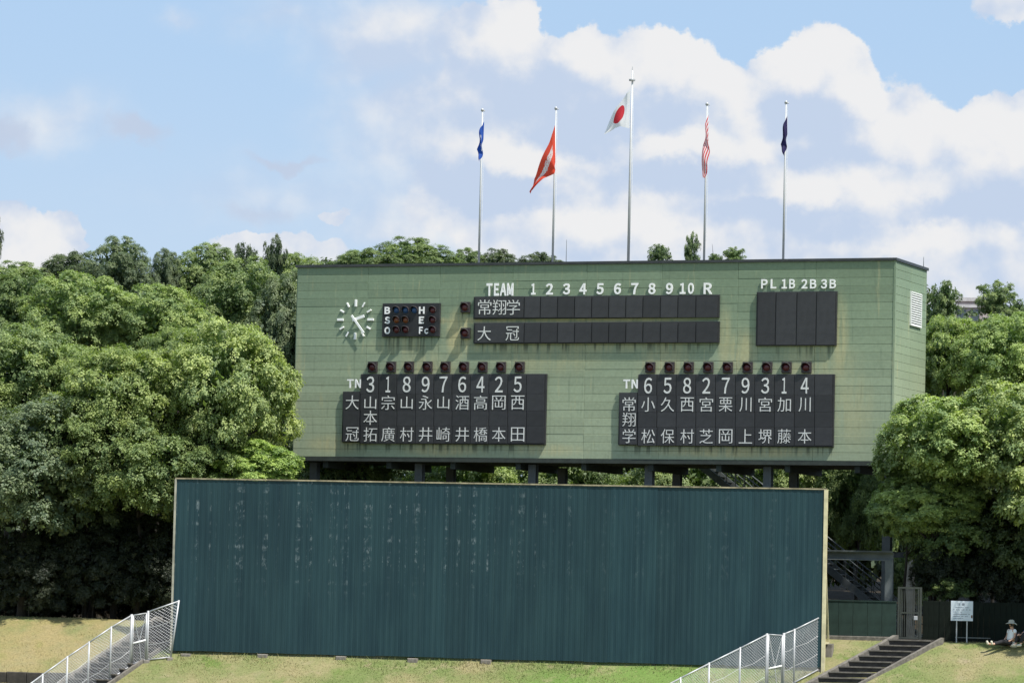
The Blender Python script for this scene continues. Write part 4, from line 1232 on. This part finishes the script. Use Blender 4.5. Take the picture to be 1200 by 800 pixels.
# bushes at the foot of the wood, understorey shade painted into near-black leaves
bs = 'bushes in the shade at the foot of the wood'
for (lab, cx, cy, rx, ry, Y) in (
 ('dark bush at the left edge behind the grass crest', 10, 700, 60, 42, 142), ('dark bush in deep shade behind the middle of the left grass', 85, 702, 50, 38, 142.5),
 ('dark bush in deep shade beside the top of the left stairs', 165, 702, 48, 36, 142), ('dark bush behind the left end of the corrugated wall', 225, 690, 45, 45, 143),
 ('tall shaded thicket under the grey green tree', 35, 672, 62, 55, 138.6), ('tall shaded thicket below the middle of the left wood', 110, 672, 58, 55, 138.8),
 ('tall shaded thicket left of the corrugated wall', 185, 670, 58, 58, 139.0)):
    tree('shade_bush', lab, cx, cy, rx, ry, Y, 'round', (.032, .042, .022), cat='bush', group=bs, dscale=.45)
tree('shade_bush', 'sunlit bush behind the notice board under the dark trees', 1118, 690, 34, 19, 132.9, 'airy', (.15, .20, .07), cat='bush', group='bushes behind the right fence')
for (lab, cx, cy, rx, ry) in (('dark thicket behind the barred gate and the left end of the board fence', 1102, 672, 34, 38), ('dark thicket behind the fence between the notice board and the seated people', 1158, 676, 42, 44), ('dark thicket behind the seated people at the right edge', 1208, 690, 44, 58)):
    tree('shade_bush', lab, cx, cy, rx, ry, 133.4, 'round', (.030, .040, .021), cat='bush', group='bushes behind the right fence', dscale=.3)  # near-black leaf colour paints the deep shade behind the fence
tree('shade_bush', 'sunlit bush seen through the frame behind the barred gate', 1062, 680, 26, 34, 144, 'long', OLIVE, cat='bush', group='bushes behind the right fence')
# the far wood, one mass
def far_wood():
    rng = np.random.default_rng(77)
    parts = []; tn = []
    src = CROWNS['round'][0]; n = len(src.vertices)
    co = np.empty(n * 3); src.vertices.foreach_get('co', co); co = co.reshape(-1, 4, 3)
    cen = co.mean(1)
    for k in range(92):
        row = k % 2 if k < 46 else 2
        px = -120 + (k // 2) * 64 + rng.uniform(-15, 15) if row < 2 else -120 + (k - 46) * 32
        Y = (172, 166, 159)[row] + rng.uniform(-1, 1)
        top = 345 if px < 360 else (325 if px < 700 else (330 if px < 1060 else 385))
        cy = (top + 55, top + 175, 610 + rng.uniform(-20, 20))[row]
        c = at(px, cy, Y); kk = Y / F
        s_ = np.array([60 * kk / 3 * 1.1, 1.0, 75 * kk / 3])
        sel = rng.random(len(co)) < (.2, .2, .12)[row]
        q = (co[sel] - cen[sel][:, None]) * (2.1, 2.1, 3.2)[row] + cen[sel][:, None]
        parts.append(q * s_ + np.array([c.x, c.y, c.z])); tn.append(rng.uniform(0, .7, sel.sum()))
    V = np.concatenate(parts); tint = np.concatenate(tn); n = len(V)
    me = bpy.data.meshes.new('far_wood')
    me.vertices.add(n * 4); me.vertices.foreach_set('co', V.reshape(-1))
    me.loops.add(n * 4); me.loops.foreach_set('vertex_index', np.arange(n * 4))
    me.polygons.add(n); me.polygons.foreach_set('loop_start', np.arange(n) * 4); me.polygons.foreach_set('loop_total', np.full(n, 4))
    a = me.attributes.new('tint', 'FLOAT', 'POINT'); a.data.foreach_set('value', np.repeat(tint, 4))
    me.materials.append(M_leaf); me.update(calc_edges=True)
    o = link('far_wood', me, kind='stuff'); o.color = (*DARK, 1)
    o['label'] = 'dense dark wood filling the background behind the single trees'; o['category'] = 'wood'
far_wood()

# ------------------------------------------------------------------ far apartment block
bc = at(1136, 375, 420)
gb_ = 2.0
ab = thing('apartment_block', 'pale pinkish apartment block far off between the treetops on the right', 'building', (bc.x, bc.y, gb_), rad(-14))
tz = at(1136, 353, 420).z - gb_
def b_tile(T, b):
    P = T.tex('Object'); n = T.noise(P, 2., 4, .6)
    f = T.ramp(n, .3, .7, .9, 1.1)
    T.put(b.inputs['Base Color'], T.mix(1., (.44, .365, .35, 1), T.comb(f, f, f), 'MULTIPLY')); b.inputs['Roughness'].default_value = .8
M_tile = mat('pale_tile', build=b_tile)
M_glass = mat('window_glass', (.08, .10, .12), .15, var=.1)
M_band = mat('band_paint', (.62, .58, .56), .7)
link('wall', MB().box(-1.6, 1.4, 0, 12, 0, tz).mesh('wall', M_tile), ab)
wmx = MB().box(-.45, .45, -.06, .02, 0, 1.2).mesh('window', M_glass)
bmx = MB().box(-1.7, 1.5, -.18, 0, 0, .35).mesh('floor_band', M_band)
nf = int(tz / 2.9)
for k in range(nf):
    zz = tz - 2.9 * (k + 1) + .3
    link('floor_band', bmx, ab, (0, -.001, zz + 1.9))
    for xx in (-.85, .65): link('window', wmx, ab, (xx, 0, zz + .45))
link('roof', MB().box(-1.75, 1.55, -.2, 12.2, tz + .002, tz + .4).mesh('roof', M_band), ab)

# ------------------------------------------------------------------ PEOPLE
def skin(name, joints, edges, material, parent, sub=2, loc=(0, 0, 0)):
    me = bpy.data.meshes.new(name)
    me.from_pydata([j[0] for j in joints], edges, [])
    tmp = bpy.data.objects.new('skin_tmp', me); COL.objects.link(tmp)
    sk = tmp.modifiers.new('Skin', 'SKIN'); sk.use_smooth_shade = True
    for i, j in enumerate(joints):
        r = j[1] if hasattr(j[1], '__len__') else (j[1], j[1])
        me.skin_vertices[0].data[i].radius = r
        me.skin_vertices[0].data[i].use_root = (i == 0)
    ss = tmp.modifiers.new('Sub', 'SUBSURF'); ss.levels = sub; ss.render_levels = sub
    dg = bpy.context.evaluated_depsgraph_get(); dg.update()
    out = bpy.data.meshes.new_from_object(tmp.evaluated_get(dg))
    bpy.data.objects.remove(tmp, do_unlink=True)
    out.materials.clear(); out.materials.append(material)
    for p_ in out.polygons: p_.use_smooth = True
    return link(name, out, parent, loc)
M_skin = mat('skin', (.50, .30, .21), .55, var=.06)
M_shirt = mat('white_shirt', (.74, .75, .74), .85, var=.06, vscale=9)
M_trous = mat('black_cloth', (.012, .012, .015), .85, var=.3)
M_hat = mat('pale_hat', (.42, .41, .35), .85, var=.12)
M_shoe = mat('pale_shoe', (.60, .57, .47), .7, var=.1)
M_hair = mat('black_hair', (.012, .010, .010), .5)
M_blue = mat('blue_shirt', (.03, .06, .28), .8)
def person(label, px, py, face, raised, top, hat):
    g_ = ground(px, py)
    Pn = thing('person', label, 'person', g_, math.atan2(face[1], face[0]), 'people sitting on the grass')
    # x forward, y left, z up; hips resting on the ground
    J = []; E = []
    def j(p, r, par=None):
        J.append((Vector(p), r)); 
        if par is not None: E.append((par, len(J) - 1))
        return len(J) - 1
    lean = -.06
    hip = j((0, 0, .14), (.145, .12))
    wa = j((lean * .4, 0, .30), (.13, .10), hip)
    ch = j((lean, 0, .47), (.145, .11), wa)
    nk = j((lean, 0, .605), .055, ch)
    nk2 = j((lean + .01, 0, .65), .052, nk)
    hd = j((lean + .03, 0, .72), (.075, .088), nk2)
    hd2 = j((lean + .03, 0, .80), (.068, .08), hd)
    hands = []
    for sy in (1, -1):
        sh = j((lean, .16 * sy, .555), .052, ch)
        if raised:
            el = j((.16, .24 * sy, .40), .038, sh); wr = j((.36, .14 * sy, .43), .026, el)
            hdp = (.42, .08 * sy, .42); fd = Vector((.8, -.5 * sy, -.3)).normalized()
        else:
            el = j((lean - .02 + .06, .23 * sy, .33), .038, sh); wr = j((.16, .17 * sy, .20), .026, el)
            hdp = (.23, .15 * sy, .19); fd = Vector((1, -.1 * sy, -.12)).normalized()
        pm_ = j(hdp, (.034, .020), wr)
        sdv = Vector((0, 1, 0)).cross(fd); lat = Vector((-fd.y, fd.x, 0)).normalized()
        for q, (o_, ln_) in enumerate(((-.027, .066), (-.009, .076), (.009, .071), (.027, .056))):
            b0 = Vector(hdp) + fd * .035 + lat * o_
            a1 = j(b0, .009, pm_); a2 = j(b0 + fd * ln_ * .5 + Vector((0, 0, -.008)), .0085, a1); j(b0 + fd * ln_ * .9 + Vector((0, 0, -.028)), .007, a2)
        th0 = Vector(hdp) + lat * (-.036 * sy) ; a1 = j(th0, .011, pm_); j(th0 + (fd * .8 - lat * sy * .6) * .045, .009, a1)
        # legs
        hp = j((.03, .09 * sy, .11), .095, hip)
        if raised:
            kn = j((.38, .13 * sy, .46), .06, hp); an = j((.52, .12 * sy, .07), .038, kn); ft = j((.66, .13 * sy, .04), .035, an)
            LEG = [((.0, .07 * sy, .13), .115), ((.38, .13 * sy, .46), .078), ((.52, .12 * sy, .11), .055)]
            FT = [((.50, .12 * sy, .055), .05), ((.60, .13 * sy, .045), .045), ((.70, .135 * sy, .035), .036)]
        else:
            kn = j((.44, .13 * sy, .15 + .03 * sy), .06, hp); an = j((.82, .11 * sy, .075), .038, kn); ft = j((.88, .12 * sy, .15), .035, an)
            LEG = [((.0, .07 * sy, .12), .115), ((.44, .13 * sy, .15 + .03 * sy), .078), ((.78, .115 * sy, .085), .052)]
            FT = [((.83, .11 * sy, .06), .048), ((.88, .115 * sy, .11), .046), ((.90, .125 * sy, .20), .038)]
        skin('trouser_leg', LEG, [(0, 1), (1, 2)], M_trous, Pn)
        skin('shoe', FT, [(0, 1), (1, 2)], M_shoe, Pn)
        el_ = J[el][0]; sh_ = J[sh][0]
        skin('sleeve', [((lean, .12 * sy, .55), .075), (tuple(sh_), .068), (tuple(sh_.lerp(el_, .55)), .066)], [(0, 1), (1, 2)], top, Pn)
    skin('body', J, E, M_skin, Pn)
    skin('shirt', [((0, 0, .16), (.175, .145)), ((lean * .4, 0, .31), (.165, .13)), ((lean, 0, .48), (.175, .135)), ((lean, 0, .565), (.13, .10)), ((lean, 0, .60), (.07, .065))], [(0, 1), (1, 2), (2, 3), (3, 4)], top, Pn)
    # face: nose, eyes, mouth, ears
    fx = lean + .03 + .082
    link('nose', MB().tube([(fx - .01, 0, .765), (fx + .016, 0, .735)], [.007, .012], 6).mesh('nose', M_skin, True), Pn)
    for sy in (1, -1):
        link('eye', MB().tube([(fx - .006, .028 * sy, .765), (fx + .001, .028 * sy, .765)], [.011, .006], 8).mesh('eye', M_hair), Pn)
        link('ear', MB().tube([(lean + .03, .078 * sy, .74), (lean + .03, .092 * sy, .775)], [.012, .018], 6).mesh('ear', M_skin, True), Pn)
    link('mouth', MB().bar((fx - .001, -.02, .705), (fx - .001, .02, .705), .008, .008).mesh('mouth', mat('lips', (.35, .12, .10), .5)), Pn)
    # hair cap
    hm = MB(); n = 14
    for k, (r_, z_) in enumerate(((.088, .69), (.094, .74), (.090, .80), (.065, .85), (.02, .872))):
        for q in range(n):
            a = 2 * math.pi * q / n; rx_ = r_ * (1.0 if math.cos(a) < .3 else (.75 if k < 3 else 1))
            hm.v.append((lean + .022 + rx_ * math.cos(a), r_ * math.sin(a), z_))
    for k in range(4):
        for q in range(n):
            hm.f.append((k * n + q, k * n + (q + 1) % n, (k + 1) * n + (q + 1) % n, (k + 1) * n + q)); hm.mi.append(0)
    link('hair', hm.mesh('hair', M_hair, True), Pn)
    if hat:
        hm = MB(); n = 20
        prof = ((.205, .785), (.150, .805), (.104, .815), (.100, .86), (.085, .90), (.04, .915), (.005, .917))
        for k, (r_, z_) in enumerate(prof):
            for q in range(n):
                a = 2 * math.pi * q / n
                dz_ = (.012 * math.sin(2 * a) - .03 * (math.cos(a) < -.2)) if k == 0 else 0
                hm.v.append((lean + .03 + r_ * math.cos(a), r_ * math.sin(a), z_ + dz_))
        for k in range(len(prof) - 1):
            for q in range(n):
                hm.f.append((k * n + q, k * n + (q + 1) % n, (k + 1) * n + (q + 1) % n, (k + 1) * n + q)); hm.mi.append(0)
        o = link('hat', hm.mesh('hat', M_hat, True), Pn); sm = o.modifiers.new('Solidify', 'SOLIDIFY'); sm.thickness = .008
    return Pn
person('person in white shirt and pale brimmed hat sitting with legs stretched out', 1184, 757.5, (-.86, -.5), False, M_shirt, True)
person('person in blue sitting with raised knees, cut by the right edge of the frame', 1206, 757.5, (-.8, -.6), True, M_blue, False)
g_ = ground(1188, 758.5)
bg_ = thing('shopping_bag', 'small white plastic bag on the grass beside the person in white', 'bag', g_)
bm_ = MB(); n = 12
prof = ((.09, 0), (.125, .03), (.13, .11), (.10, .18), (.04, .22), (.06, .26))
rr = random.Random(1)
for k, (r_, z_) in enumerate(prof):
    for q in range(n):
        a = 2 * math.pi * q / n; f_ = rr.uniform(.88, 1.1); bm_.v.append((r_ * f_ * math.cos(a), r_ * .7 * f_ * math.sin(a), z_))
for k in range(len(prof) - 1):
    for q in range(n): bm_.f.append((k * n + q, k * n + (q + 1) % n, (k + 1) * n + (q + 1) % n, (k + 1) * n + q)); bm_.mi.append(0)
bm_.f.append(tuple(reversed(range(n)))); bm_.mi.append(0)
link('sack', bm_.mesh('sack', M_shirt, True), bg_)
link('bag_handle', MB().tube([(-.05, 0, .22), (-.03, 0, .30), (.03, 0, .30), (.05, 0, .22)], .008, 5).mesh('bag_handle', M_shirt), bg_)
